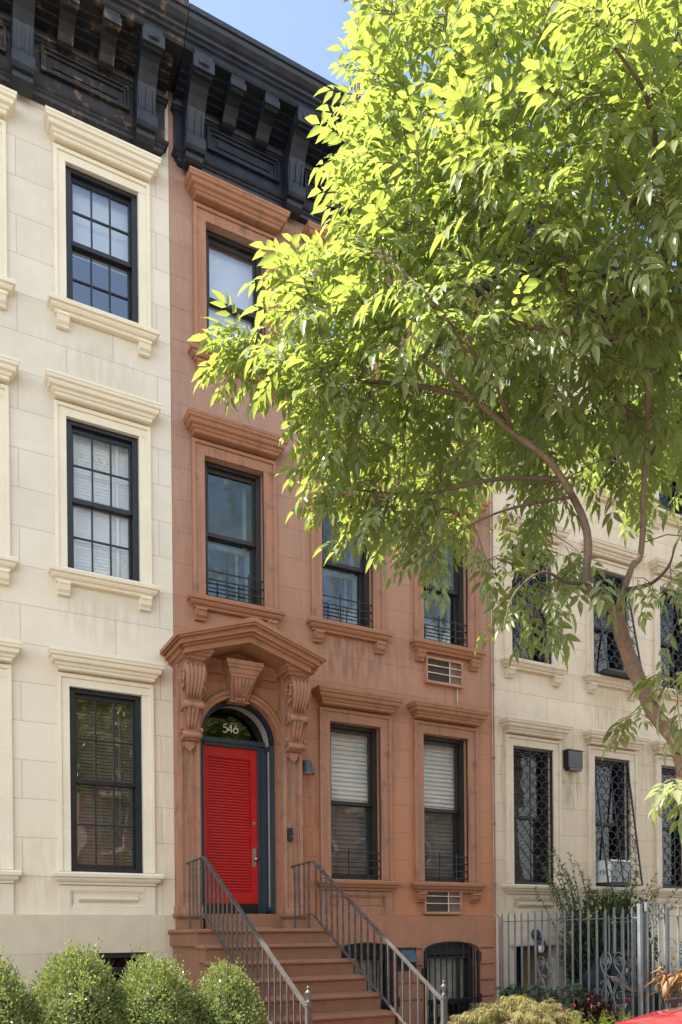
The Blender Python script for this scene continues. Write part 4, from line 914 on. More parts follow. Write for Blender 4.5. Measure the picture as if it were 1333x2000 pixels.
TIPS = [float(v)/100 for v in """11 -555 547 43 -582 675 89 -580 753 35 -604 660 86 -443 520 114 -539 638 146 -587 515 120 -366 565 93 -657 535 120 -514 520 176 -611 490 -70 -525 538 -74 -500 523 31 -675 546 177 -567 564 -38 -516 476 -81 -482 556 -10 -597 505 300 -492 563 134 -636 665 41 -498 787 62 -612 631 -61 -504 496 -8 -579 695 58 -594 489 174 -495 460 7 -674 531 139 -606 612 57 -582 609 230 -534 563 19 -535 457 67 -560 594 90 -572 701 44 -502 458 64 -671 540 173 -367 584 -42 -539 680 22 -518 550 55 -706 487 -20 -647 545 -19 -599 680 -93 -474 539 5 -660 578 49 -514 526 98 -571 582 252 -471 516 73 -683 509 138 -585 540 176 -394 596 -8 -527 741 -33 -632 637 52 -651 628 37 -559 654 86 -640 515 137 -620 677 31 -562 608 25 -644 644 34 -707 528 10 -479 754 7 -690 599 -43 -565 590 20 -582 574 121 -515 581 108 -627 648 -36 -552 618 92 -652 650 106 -403 572 40 -651 508 -1 -617 514 128 -636 697 66 -630 593 63 -567 764 31 -528 502 45 -545 776 154 -589 547 330 -506 570 276 -441 585 201 -465 576 21 -552 757 58 -600 611 95 -548 525 68 -564 493 179 -587 590 151 -641 509 -3 -692 585 17 -621 666 56 -571 624 -33 -525 493 99 -595 614 263 -557 461 -28 -491 591 36 -563 711 -19 -487 575 101 -586 680 38 -587 508 -53 -554 571 50 -610 525 250 -446 563 105 -527 513 138 -583 649 39 -504 671 -45 -500 525 33 -635 588 77 -671 528 53 -463 460 -16 -547 614 134 -596 562 76 -504 612 81 -632 688 9 -721 552 72 -578 670 44 -533 583 90 -553 591 72 -697 524 -86 -513 509 -26 -607 490 -22 -524 561 58 -511 735 -20 -563 541 39 -616 623 117 -595 499 -16 -522 674 51 -713 532 272 -483 558 124 -486 501 22 -715 563 -1 -606 639 39 -524 516 26 -501 630 44 -631 612 234 -579 508 103 -660 506 85 -590 690 31 -513 602 -41 -596 572 94 -613 500 1 -505 542 114 -637 531 120 -449 586 7 -639 599 11 -598 516 38 -406 500 -75 -540 530 39 -669 641 0 -534 554 244 -460 599 96 -636 573 198 -569 532 11 -592 630 220 -580 560 -30 -477 511 107 -604 708 8 -472 629 225 -557 474 60 -503 763 -15 -664 566 102 -580 657 122 -589 635 162 -608 523 126 -656 559 69 -558 672 0 -468 521 109 -670 673 123 -640 549 17 -492 552 170 -569 543 18 -679 576 37 -639 494 158 -604 562 61 -575 564 12 -697 555 197 -540 524 87 -604 728 -36 -592 589 216 -594 509 72 -531 714 42 -594 715 46 -436 581 2 -573 590 61 -498 711 7 -712 528 -32 -570 618 0 -517 489 8 -483 668 69 -628 530 7 -454 550 -45 -582 621 -13 -441 561 -38 -561 546 -7 -519 618 75 -526 533 15 -612 538 61 -412 505 62 -576 528 57 -686 626 -51 -522 503 10 -526 690 107 -527 600 -60 -492 541 -21 -504 497 -40 -564 653 72 -602 696 37 -483 540 43 -433 552 89 -426 595 -13 -674 546 -67 -485 518 47 -524 656 -12 -492 650 22 -502 533 -29 -460 470 140 -508 598 157 -637 586 138 -338 609 19 -514 520 15 -609 621 56 -655 555 -10 -530 605 28 -448 541 118 -655 631 14 -633 551 61 -517 588 25 -535 525 -2 -637 481 52 -495 589 119 -570 674 55 -675 610 130 -588 608 -9 -481 557 51 -524 711 5 -500 460 10 -519 459 -67 -531 497 18 -650 511 96 -533 676 52 -633 573 38 -605 568 99 -640 613 117 -646 581 -40 -537 583 89 -530 598 5 -515 645 140 -649 586 63 -706 601 59 -629 673 83 -605 648 271 -532 497 -86 -521 532 64 -525 649 27 -515 800 86 -557 459 113 -644 601 185 -599 576 11 -568 609 57 -516 816 -3 -496 608 3 -453 513 22 -432 582 4 -495 684 -86 -458 554 114 -579 560 52 -692 607 -34 -580 550 80 -606 711 134 -458 486 10 -657 527 -13 -533 542 77 -648 572 17 -470 549 65 -550 688 72 -605 579 148 -552 495 81 -586 624 124 -612 486 -2 -612 601 -7 -596 608 109 -633 668 155 -423 603 43 -659 586 94 -669 641 -13 -506 450 239 -573 562 -56 -503 572 74 -680 647 119 -654 696 203 -534 573 81 -633 708 63 -635 609 103 -556 621 120 -424 568 -15 -479 606 31 -480 692 62 -513 668 26 -489 781 8 -733 539 81 -528 700 10 -579 497 -29 -502 546 -13 -514 645 75 -520 635 -70 -515 564 9 -669 561 53 -613 595 -12 -488 633 224 -515 540 -15 -498 466 0 -413 516 178 -546 509 95 -358 592 -15 -668 599 179 -617 540 244 -517 558 95 -616 653 -10 -613 577 -16 -646 568 1 -515 584 38 -493 736 62 -473 567 -26 -638 587 51 -556 670 122 -578 537 218 -576 467 52 -616 561 71 -656 522 -33 -482 459 -21 -555 579 -2 -552 637 24 -635 536 38 -446 564 205 -498 568 22 -544 570 57 -425 560 149 -515 506 33 -571 739 91 -642 633 44 -687 566 159 -565 589 -23 -465 572 47 -499 652 -8 -620 487 92 -680 476 5 -614 570 -38 -550 521 55 -505 618 89 -545 542 1 -535 578 116 -546 537 351 -456 586 72 -525 608 42 -474 580 36 -509 505 87 -457 486 42 -562 636 -4 -624 638 128 -497 461 152 -632 662 111 -544 563 -39 -591 513 -47 -481 601 -18 -696 564 134 -397 555 27 -700 501 107 -512 458 -24 -627 536 86 -532 659 81 -411 601 40 -407 570 270 -488 583 145 -600 640 -50 -544 601 -1 -651 623 -12 -572 611 106 -432 607 -35 -458 527 52 -545 737 -63 -467 537 -56 -460 569 108 -648 543 104 -363 541 50 -521 757 7 -631 653 66 -637 660 269 -513 557 -16 -600 591 203 -586 571 28 -554 522 187 -608 556 215 -401 614 87 -561 651 126 -532 484 199 -433 529 92 -549 483 8 -505 436 -5 -708 556 160 -539 575 107 -558 576 105 -599 635 -26 -646 607 86 -612 524 9 -560 576 14 -661 543 235 -558 502 29 -687 512 156 -547 530 159 -367 604 -45 -490 476 231 -514 598 -8 -609 668 -30 -551 559 -52 -567 604 69 -634 514 216 -552 550 133 -562 563 -17 -604 562 42 -642 657 -26 -505 525 242 -537 519 -59 -524 481 100 -578 597 -41 -532 556 76 -648 674 50 -497 553 27 -540 699 249 -534 597 68 -481 472 20 -433 519 29 -681 484 230 -555 574 -38 -531 645 27 -485 757 -45 -555 640 246 -498 590 -32 -567 688 50 -493 499 75 -427 549 -26 -619 576 37 -501 804 45 -686 517 76 -634 499 1 -472 655 78 -558 762 -69 -499 553 10 -553 734 122 -608 541 2 -616 550 230 -499 515 32 -656 570 -6 -458 476 155 -624 542 42 -580 626 29 -569 685 37 -534 550 -15 -443 540 106 -485 537 235 -455 616 -10 -654 522 101 -577 542 94 -530 563 104 -573 720 101 -634 716 35 -611 550 -57 -559 524 -19 -730 544 9 -574 692 43 -531 478 88 -483 568 -25 -605 515 98 -601 588 10 -688 540 141 -639 604 54 -537 561 54 -595 588 21 -645 490 355 -483 597 190 -592 540 45 -575 535 -3 -473 457 45 -700 499 18 -530 596 129 -443 572 17 -567 636 63 -535 511 -41 -601 674 -48 -504 588 123 -500 548 33 -489 519 129 -464 572 216 -567 574 32 -651 626 75 -565 689 228 -461 589 42 -519 629 143 -629 648 166 -515 541 129 -580 496 25 -609 499 -19 -551 529 141 -605 659 25 -671 502 91 -663 611 -27 -566 511 41 -448 465 56 -575 667 -50 -571 678 89 -590 665 255 -528 576 94 -667 583 90 -586 525 160 -375 548 35 -707 578 162 -409 574 48 -695 587 -20 -546 668 83 -640 555 -52 -541 629 -24 -543 590 23 -703 544 299 -534 591 134 -643 503 78 -638 620 15 -452 527 187 -585 477 -18 -542 633 53 -644 586 91 -509 529 306 -436 559 38 -457 523 118 -484 569 -4 -534 675 111 -655 488 96 -654 675 3 -498 635 37 -605 678 42 -522 791 -8 -473 671 24 -620 578 19 -493 447 97 -519 546 -19 -498 682 -8 -692 539 -25 -615 599 359 -486 531 248 -561 538 56 -480 490 -28 -470 552 124 -361 598 -14 -570 641 86 -675 565 100 -384 551 65 -546 624 13 -546 625 -33 -522 521 -21 -503 569 61 -534 599 155 -347 589 -18 -555 723 74 -473 580 75 -659 656 137 -413 540 -29 -484 495 14 -642 575 49 -487 632 -17 -506 587 -12 -457 531 102 -535 540 36 -711 595 4 -597 559 108 -442 533 287 -487 573 96 -589 717 212 -525 519 32 -457 600 35 -631 642 20 -591 614 92 -631 593 132 -356 537 108 -571 512 161 -529 559 13 -522 430 12 -498 477 82 -605 611 58 -679 592 13 -508 676 -44 -479 550 95 -431 476 55 -624 511 118 -602 561 -9 -614 621 98 -466 606 101 -612 671 -45 -542 498 122 -606 522 11 -716 576 -17 -616 656 77 -391 506 91 -453 562 114 -623 573 26 -571 513 1 -554 688 101 -551 697 27 -672 603 47 -561 740 40 -401 533 1 -673 615 126 -629 626 193 -516 599 20 -492 681 -7 -572 518 -4 -596 577 60 -545 534 89 -607 683 51 -659 656 -11 -588 546 -53 -554 552 -58 -514 532 -28 -632 555 83 -499 564 273 -415 598 102 -528 489 33 -548 476 44 -613 705 -64 -530 569 0 -557 594 104 -380 574 214 -550 568 144 -438 559 52 -618 689 -12 -603 529 -54 -510 459 169 -486 565 281 -459 562 41 -484 670 13 -533 771 173 -612 417 41 -620 535 23 -561 587 12 -705 509 75 -465 599 24 -479 831 -27 -530 715 192 -442 568 -48 -488 579 140 -642 566 64 -587 639 112 -619 530 33 -688 586 -28 -547 692 85 -434 580 62 -699 560 79 -661 593 155 -616 626 87 -517 588 24 -531 738 122 -611 603 152 -557 475 82 -621 634 14 -495 770 69 -527 683 88 -373 591 136 -476 586 125 -539 523 2 -531 513 -40 -534 536 69 -504 556 -10 -539 655 70 -529 566 117 -660 523 171 -622 520 208 -591 481 165 -623 501 19 -529 623 -1 -468 707 -40 -463 582 -5 -643 587 139 -566 524 193 -585 495 -57 -537 511 84 -545 441 -23 -503 621 -27 -511 708 94 -667 659 16 -514 716 -23 -481 537 112 -485 604 57 -599 558 26 -636 519 69 -542 494 79 -577 566 135 -576 573 76 -614 500 131 -641 643 97 -371 611 -32 -472 610 282 -523 577 -3 -589 650 44 -580 586 70 -392 583 -7 -491 705 55 -639 547 9 -475 790 51 -560 401 72 -560 410 91 -559 413 40 -566 387 54 -573 385 78 -575 391 38 -576 363 50 -583 362 46 -592 346 37 -553 399 93 -571 402 133 -604 329 116 -629 316 169 -545 319 125 -623 299 91 -639 248 84 -658 248 102 -644 337 105 -635 363 111 -604 383 97 -596 389 -47 -508 513 -27 -496 421 -16 -513 429 0 -522 408 9 -538 399 -63 -499 585 -70 -484 585 -93 -466 558 -96 -458 545 -90 -462 534""".split()]
NLEAF = 6

BASE = Vector((2.45, -5.5, 0.0))
LEAFS = [None]
def add_leaflet(mb, p, d, nrm, ln, wd, curl=.12):
    """pointed leaflet folded along its midrib: two halves"""
    d = d.normalized(); s = d.cross(nrm)
    if s.length < 1e-4: s = d.orthogonal()
    s.normalize(); n = s.cross(d)
    tip = p+d*ln-n*ln*curl*1.6; m1 = p+d*ln*.33-n*ln*.03; m2 = p+d*ln*.68-n*ln*curl*.7
    up = n*wd*.16
    L1 = p+d*ln*.30+s*wd*.45+up; L2 = p+d*ln*.63+s*wd*.33+up-n*ln*curl*.55
    R1 = p+d*ln*.30-s*wd*.45+up; R2 = p+d*ln*.63-s*wd*.33+up-n*ln*curl*.55
    mb.mesh([p, m1, m2, tip, L1, L2, R1, R2], [(0,1,4),(1,2,5,4),(2,3,5),(0,6,1),(1,6,7,2),(2,7,3)], True)
def rnd3(r): return Vector((random.uniform(-1,1), random.uniform(-1,1), random.uniform(-1,1)))*r
def add_compound(mb, tw, p, d, size):
    """ash leaf: arching rachis, three pairs of leaflets and a terminal one"""
    d = (d+rnd3(.3)).normalized(); up = Vector((0,0,1))
    if abs(d.z) > .93: d = (d+Vector((.4,-.3,0))).normalized()
    nrm = (up-d*up.dot(d)+rnd3(.35)); nrm = (nrm-d*nrm.dot(d)).normalized()
    side = d.cross(nrm); L_ = .20*size; pts = []
    for i in range(5):
        u = i/4; pts.append(p+d*L_*u-Vector((0,0,1))*L_*.26*u*u)
    tw.tube(pts, [.0022,.0018,.0015,.0012,.001], 3, False)
    ln0 = .097*size
    for i, u in ((1.4,.4),(2.5,.66),(3.5,.9)):
        k = int(i); q = pts[k]+(pts[min(k+1,4)]-pts[k])*(i-k); t = (pts[min(k+1,4)]-pts[k]).normalized()
        for s in (-1, 1):
            ld = (t*.62+side*s*.8-Vector((0,0,.2))+rnd3(.16)).normalized()
            ll = ln0*random.uniform(.82,1.12)*(.85 if u < .5 else 1)
            add_leaflet(mb, q+ld*.008, ld, (nrm+rnd3(.3)).normalized(), ll, ll*random.uniform(.36,.46), random.uniform(.05,.2))
    t = (pts[4]-pts[3]).normalized(); ll = ln0*1.15
    add_leaflet(mb, pts[4], (t-Vector((0,0,.15))+rnd3(.1)).normalized(), (nrm+rnd3(.2)).normalized(), ll, ll*.4)
def ash_tree():
    random.seed(5)
    tree = empty('ash_tree', BASE, label='young ash tree arching over the street, sunlit leaves hiding the upper right houses', cat='tree')
    bark = MB(); twig = MB(); leaf = MB(); nodes = []
    for li, (pts, rad) in enumerate(LIMBS):
        P_ = smooth([tuple(p) for p in pts], 5); R = smooth([(r,) for r in rad], 5)
        pp = []
        for i, p in enumerate(P_):
            v = Vector(p)-BASE; a = noise.noise_vector(v*2.2+Vector((li*7,0,0)))*(.03 if li else .012); pp.append(v+a*min(1, i/4))
        rr = [max(.003, r[0])*(1+.16*noise.noise(Vector((i*.9, li*3.1, 0)))) for i, r in enumerate(R)]
        (bark if rad[0] > .02 else twig).tube(pp, rr, 12 if rad[0] > .05 else 7, False)
        nodes += [(q, r) for q, r in zip(pp, rr)][3 if li == 0 else 1:] if li else []
        if li == 0:       # pruning scars
            for k in (12, 17, 21, 26):
                if k < len(pp): bark.ball(pp[k]+Vector((-.3,-.9,.1)).normalized()*rr[k]*.75, (.035,.03,.04), 8, 6)
    tips = [Vector(TIPS[i:i+3])-BASE for i in range(0, len(TIPS), 3)]
    ctr = Vector((.8, -5.7, 5.6))-BASE
    pos = [n[0] for n in nodes]
    order = sorted(tips, key=lambda t: min((t-q).length for q in pos))
    for t in order:
        bi = min(range(len(pos)), key=lambda i: (t-pos[i]).length_squared)
        q = pos[bi]; dd = t-q; ln = dd.length
        k = max(2, int(ln/.12)); sag = Vector((0,0,1))*ln*.10; pts = []
        for i in range(k+1):
            u = i/k; pts.append(q+dd*u+sag*math.sin(PI*u)+rnd3(.012)*(0 < i < k))
        r0 = min(.0075, .0028+.004*ln); twig.tube(pts, [r0+(.002-r0)*i/k for i in range(k+1)], 4, False)
        pos += pts[1:]
        out = (t-ctr); out.normalize()
        d = (dd.normalized()*.55+out*.75+rnd3(.4)); d.z -= .04; d.normalize()
        far = (t+BASE-Vector((-2.8,-9.5,1.65))).length
        for j in range(NLEAF):
            a = random.uniform(0, 2*PI); o1 = d.orthogonal().normalized(); o2 = d.cross(o1)
            ld = (d*.55+(o1*math.cos(a)+o2*math.sin(a))*random.uniform(.5,1.0)+out*.2-Vector((0,0,.05))).normalized() if j else d
            b = t-dd.normalized()*min(ln, .03*j+.02*random.random())
            add_compound(leaf, twig, b, ld, random.choice((.6,.8,.9,1,1.1,1.2))*random.uniform(.9,1.1))
    # hanging bunches of winged seeds
    keys = leaf; nleaf = len(leaf.f)
    for t in random.sample(tips, 60):
        for j in range(random.randint(4, 9)):
            p = t+rnd3(.05)-Vector((0,0,.05)); e_ = p-Vector((0,0,random.uniform(.05,.09)))+rnd3(.02)
            add_leaflet(keys, p, e_-p, rnd3(1), (e_-p).length*.7, .008, .02)
    bark.build('trunk', M_bark, tree); twig.build('branches', M_bark_dark, tree)
    fo = leaf.build('foliage', [M_ASH, M_ASHKEY], tree)
    fo.data.polygons.foreach_set('material_index', [0 if i < nleaf else 1 for i in range(len(leaf.f))])
    return tree
M_ASH = leaf_mat('ash_leaf', (.135,.20,.08), (.215,.275,.125), (.48,.575,.10), .49, .26, .6, (.26,.31,.17))
M_ASHKEY = leaf_mat('ash_key', (.30,.17,.06), (.38,.26,.10), (.5,.3,.1), .4, .6, .2)
ash_tree()
# ================================================================== planting
def leaf_quad(mb, p, d, n, ln, wd):
    s = d.cross(n)
    if s.length < 1e-4: s = d.orthogonal()
    s.normalize(); mb.mesh([p, p+d*ln*.45+s*wd*.5, p+d*ln, p+d*ln*.45-s*wd*.5], [(0,1,2,3)])
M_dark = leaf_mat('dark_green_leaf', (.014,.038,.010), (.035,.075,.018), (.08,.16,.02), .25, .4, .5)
M_box = leaf_mat('boxwood_leaf', (.11,.165,.055), (.27,.32,.13), (.40,.44,.09), .38, .28, .6)
def boxwood_mesh(seed):
    random.seed(seed); mb = MB()
    for i in range(22000):
        v = rnd3(1)
        while v.length > 1 or v.length < .05: v = rnd3(1)
        v.normalize()
        lump = 1+.13*noise.noise(v*2.3+Vector((seed,0,0)))+.12*noise.noise(v*6+Vector((0,seed,0)))
        sprig = random.uniform(.05,.16) if random.random() < .06 else 0
        r = (random.uniform(.80,1.0) if random.random() < .8 else random.uniform(.93,1.05))*lump+sprig
        tp_ = 1-.16*max(0, v.z)**1.5
        p = Vector((v.x*.335*r*tp_, v.y*.335*r*tp_, v.z*.62*r))
        d = (v+rnd3(.9)+Vector((0,0,.35))).normalized()
        leaf_quad(mb, p, d, (v+rnd3(.8)).normalized(), random.uniform(.019,.033), random.uniform(.011,.017))
    return mb
BX = ((-2.36, .88, 1.0, 'round clipped box shrub cut off by the left edge, first of the row'),
      (-1.80, .885, 1.02, 'round clipped box shrub second from the left, below the sash window'),
      (-1.235, .875, 1.0, 'round clipped box shrub third from the left, before the dark basement window'),
      (-.675, .835, .97, 'round clipped box shrub at the right end of the row, beside the stoop railing'))
for k, (x, z, s, lab) in enumerate(BX):
    t = empty('box_shrub', (x, -3.6, .38), rz=k*1.7, label=lab, cat='shrub', group='clipped box shrubs before the cream house')
    o = boxwood_mesh(20+k).build('foliage', M_box, t, 0, (0, 0, z-.38)); o.scale = (s*(1, .98, 1.05, .94)[k], s*(1, 1.05, .95, 1)[k], s*(.97, 1.05, 1.0, .98)[k])
    mb = MB(); mb.ball((0,0,z-.38), (.20,.20,.44), 14, 10); mb.build('dark_core', M_dark, t)  # solid dark green ball filling the inside of the shrub
    mb = MB(); mb.tube([(0,0,0),(.01,0,.3),(0,.01,.5)], [.03,.025,.015], 7)
    for j in range(9):
        a = j*.7; mb.tube([(0,0,.15+.03*j), (.1*math.cos(a),.1*math.sin(a),.35+.06*j), (.2*math.cos(a),.2*math.sin(a),.45+.08*j)], [.012,.008,.004], 5)
    mb.build('stem', M_bark_dark, t)
def palm_leaf(mb, p, d, n, ln, wd, k=7, spread=2.4, droop=.3):
    s = d.cross(n).normalized()
    for i in range(k):
        a = -spread/2+spread*i/(k-1); l = ln*(1-.35*abs(a)/(spread/2))
        dd = (d*math.cos(a)+s*math.sin(a)-Vector((0,0,droop))+rnd3(.08)).normalized(); add_leaflet(mb, p, dd, n, l, wd, .25)
def shrub(name, label, cat, base, tips, mat, leafer, per=8, stem=.006, group=None, arch=.25, foot=.06, start=.35, extra=None):
    t = empty(name, base, label=label, cat=cat, group=group); lf = MB(); sm = MB(); b = Vector(base)
    for tp in tips:
        tp = Vector(tp)-b; p0 = rnd3(foot); p0.z = 0; ln = (tp-p0).length; pts = []
        for i in range(7):
            u = i/6; q = p0.lerp(tp, u); q.z = p0.z+(tp.z-p0.z)*(u+arch*math.sin(PI*u)*.7); pts.append(q+rnd3(.012)*(0 < i < 6))
        sm.tube(pts, [stem*(1-.7*i/6) for i in range(7)], 5, False)
        for j in range(per):
            u = start+(1-start)*(j+random.random())/per; i = min(5, int(u*6)); q = pts[i].lerp(pts[i+1], u*6-i) if u < 1 else pts[6]
            d = ((pts[i+1]-pts[i]).normalized()*.5+rnd3(.9)).normalized(); leafer(lf, q, d)
    sm.build('stem', M_bark_dark, t); lf.build('foliage', mat, t)
    return t
random.seed(31)
# laceleaf maple
M_maple = leaf_mat('laceleaf_maple', (.15,.18,.055), (.46,.34,.16), (.46,.40,.13), .42, .5, .3)
def lace(mb, q, d):
    n = (Vector((0,0,1))+rnd3(.4)).normalized(); palm_leaf(mb, q, (d-Vector((0,0,.25))).normalized(), n, random.uniform(.06,.13), .0075, 6, 2.3, .45)
tips = []
for i in range(230):
    a = random.uniform(0, 2*PI); r = math.sqrt(random.random())
    x = 2.72+.98*r*math.cos(a); y = -2.95+.62*r*math.sin(a); tips.append((x, y, .46+.50*math.sqrt(max(0, 1-r*r*.92))*(1-.18*max(0, 2.6-x))+random.uniform(-.16,.05)))
shrub('laceleaf_maple', 'low mound of sunlit yellowish laceleaf maple at the foot of the fence', 'shrub', (2.75,-2.95,.3), tips, M_maple, lace, 10, .007, arch=.5, start=.5)
M_green = leaf_mat('mid_green_leaf', (.035,.085,.02), (.07,.13,.035), (.18,.30,.04), .3, .4, .5)
M_dark = leaf_mat('dark_green_leaf', (.014,.038,.010), (.035,.075,.018), (.08,.16,.02), .25, .4, .5)
M_greyg = leaf_mat('grey_green_leaf', (.05,.085,.05), (.085,.125,.07), (.14,.2,.07), .2, .4, .5)
M_wine = leaf_mat('wine_red_leaf', (.045,.014,.014), (.10,.03,.026), (.16,.04,.03), .25, .45, .4)
M_lime = leaf_mat('lime_leaf', (.10,.17,.02), (.22,.27,.04), (.40,.50,.05), .4, .4, .4)
M_dry = leaf_mat('dry_leaf', (.26,.12,.045), (.42,.23,.10), (.4,.2,.08), .25, .7, .1)
M_yel = leaf_mat('yellow_petal', (.80,.42,.02), (.85,.50,.04), (.7,.4,.03), .3, .6, .2)
M_pink = leaf_mat('pink_petal', (.75,.06,.12), (.8,.12,.2), (.7,.1,.15), .3, .6, .2)
tips = [(3.05+1.5*random.random(), -2.35+random.uniform(-.25,.2), .92+random.uniform(-.12,.16)) for i in range(34)]
shrub('hellebore', 'grey-green plant with hand-shaped leaves behind the yellowish maple', 'plant', (3.8,-2.35,.3), tips, M_greyg,
      lambda mb, q, d: palm_leaf(mb, q, (d+Vector((0,0,.2))).normalized(), (Vector((0,0,1))+rnd3(.5)).normalized(), random.uniform(.09,.13), .034, 6, 3.6, .25), 4, .006, foot=.5, start=.75)
tips = [(4.25+random.uniform(-.28,.42), -2.62+random.uniform(-.2,.2), .82+random.uniform(-.22,.12)) for i in range(46)]
shrub('coral_bells', 'dark wine-red leafy plant low against the silver fence', 'plant', (4.3,-2.62,.3), tips, M_wine,
      lambda mb, q, d: palm_leaf(mb, q, d, (Vector((0,-.3,1))+rnd3(.6)).normalized(), random.uniform(.04,.06), .035, 5, 4.4, .1), 7, .004, foot=.25, start=.7)
tips = [(3.72+random.uniform(-.45,.5), -3.05+random.uniform(-.25,.25), .60+random.uniform(-.12,.10)) for i in range(60)]
def frond(mb, q, d):
    d = (d+Vector((0,0,.1))).normalized(); s = d.cross(Vector((0,0,1))).normalized()
    for i in range(8):
        for sg in (-1, 1): add_leaflet(mb, q+d*.018*i, (s*sg+d*.5-Vector((0,0,.1))).normalized(), Vector((0,0,1)), .05*(1-i*.09), .012)
shrub('fern', 'bright green ferny plant at the bottom edge, left of the wine-red plant', 'plant', (3.75,-3.05,.3), tips, M_lime, frond, 4, .004, foot=.2, start=.6)
t = shrub('busy_lizzie', 'small plant with a few bright pink flowers between maple and wine-red plant', 'flower', (3.75,-2.72,.3), [(3.75+random.uniform(-.35,.3), -2.72+random.uniform(-.12,.12), .80+random.uniform(-.1,.08)) for i in range(16)], M_green, lambda mb, q, d: add_leaflet(mb, q, d, Vector((0,0,1)), .06, .03), 8, .004, foot=.2)
def flowers(t, pts, mat, r=.022):
    for p in pts:
        mb = MB()
        for k in range(6):
            a = k*PI/3+random.random(); d = Vector((math.cos(a), -.5+.2*random.random(), math.sin(a))).normalized()
            add_leaflet(mb, Vector((0,0,0)), d, Vector((0,-1,0)), r, r*.8)
        mb.build('flower', mat, t, 0, Vector(p)-t.location)
flowers(t, [(3.70,-2.86,.84),(3.95,-2.86,.83),(3.55,-2.84,.80)], M_pink, .024)
# yard of the grey house
def single(sz): return lambda mb, q, d: add_leaflet(mb, q, (d-Vector((0,0,.15))).normalized(), (Vector((0,-.4,1))+rnd3(.5)).normalized(), sz*random.uniform(.7,1.2), sz*.45)
tips = [(5.30,-.5,2.80),(5.45,-.45,2.62),(5.62,-.5,2.88),(5.72,-.4,2.95),(5.95,-.5,2.86),(6.05,-.55,2.72),(6.2,-.5,2.6),(5.5,-.6,2.45),(5.75,-.6,2.62),(6.4,-.45,2.45),(6.6,-.6,2.4),(6.85,-.5,2.55),(7.1,-.6,2.5),(7.4,-.5,2.62),(7.7,-.6,2.6),(7.95,-.5,2.45),(8.2,-.6,2.35),(6.3,-.7,2.3),(6.55,-.6,2.2),(7.0,-.6,2.3),(7.3,-.5,2.4),(7.6,-.6,2.3),(6.0,-.8,2.2),(6.7,-.7,2.25),(7.2,-.7,2.2)]
tips += [(a+random.uniform(-.2,.2), b+random.uniform(-.1,.1), c-random.uniform(.02,.3)) for a, b, c in tips]
k = shrub('kerria', 'loose arching shrub with scattered yellow flowers behind the silver fence', 'shrub', (6.55,-.55,.25), tips, M_green, single(.075), 34, .009, arch=.12, foot=.18, start=.45)
flowers(k, [(5.98,-.9,2.08),(6.10,-.95,2.02),(5.9,-.95,1.90),(6.9,-.8,2.36),(5.55,-.9,1.66),(7.4,-.8,2.3),(6.4,-.9,1.8)], M_yel, .030)
def mound(c, r, n): 
    out = []
    for i in range(n):
        v = rnd3(1).normalized(); q = random.uniform(.75,1.0); out.append((c[0]+v.x*r[0]*q, c[1]+v.y*r[1]*q, c[2]+v.z*r[2]*q))
    return out
shrub('yew_shrub', 'dense dark green shrub filling the yard behind the bent person', 'shrub', (6.9,-.45,.25), mound((6.85,-.45,1.38), (1.1,.34,1.08), 600), M_dark, single(.085), 22, .004, foot=.5, arch=.05, start=.62)
shrub('climber', 'dark green climbing plant at the right edge behind the street side fence', 'shrub', (7.6,-1.7,0), mound((7.5,-1.7,1.0), (.75,.35,.75), 200), M_dark, single(.075), 18, .004, foot=.4, arch=.05, start=.5)
t = shrub('sapling', 'small lime green leafy sprig beside the gate post', 'plant', (5.75,-2.15,0), [(5.73+random.uniform(-.14,.14), -2.15+random.uniform(-.1,.1), 1.62+random.uniform(-.12,.14)) for i in range(16)], M_lime, single(.055), 7, .005, foot=.02, arch=0, start=.85)
t = shrub('marigold', 'plant with small orange flowers behind the street side fence', 'flower', (5.98,-2.3,0), [(5.96+random.uniform(-.25,.25), -2.3+random.uniform(-.15,.15), 1.30+random.uniform(-.3,.15)) for i in range(22)], M_green, single(.05), 10, .004, foot=.1, arch=0, start=.5)
flowers(t, [(5.80,-2.5,1.40),(5.77,-2.5,1.32),(5.83,-2.5,1.24),(5.95,-2.5,1.46)], M_yel, .03)
def curl(mb, q, d):
    pts = [q+d*.03*i+Vector((.03*math.sin(i*1.3),0,-.012*i*i*.5+.02*math.cos(i)))+rnd3(.008) for i in range(5)]
    mb.tube(pts, [.012,.016,.012,.009,.003], 4)
t = shrub('dried_plant', 'shrivelled orange-brown dead plant at the right edge before the fence', 'plant', (5.36,-2.85,0), [(5.34+random.uniform(-.28,.25), -2.85+random.uniform(-.08,.08), 1.15+random.uniform(-.13,.10)) for i in range(13)], M_dry, curl, 5, .006, foot=.04, arch=.1, start=.8)
mb = MB(); mb.tube([(-.22,-.03,.86),(-.19,-.03,.98),(-.13,-.03,1.06),(-.05,-.03,1.09)], [.03,.042,.042,.025], 8); mb.build('leaf_sheath', paint('dry_sheath', (.30,.15,.08), .6), t)
mb = MB(); mb.tube(smooth([(5.90,-2.62,.97),(5.73,-2.62,.84),(5.48,-2.62,.80),(5.36,-2.62,.90),(5.43,-2.62,1.02)]), .012, 6)
mb.tube(smooth([(5.53,-2.62,1.42),(5.46,-2.62,1.52),(5.56,-2.62,1.58),(5.68,-2.62,1.50),(5.78,-2.62,1.2),(5.73,-2.62,.0)]), .009, 6)
tag(mb.build('garden_hose', paint('pale_hose', (.35,.42,.38), .5)), 'pale looped garden hose hung on the street side fence', 'hose')
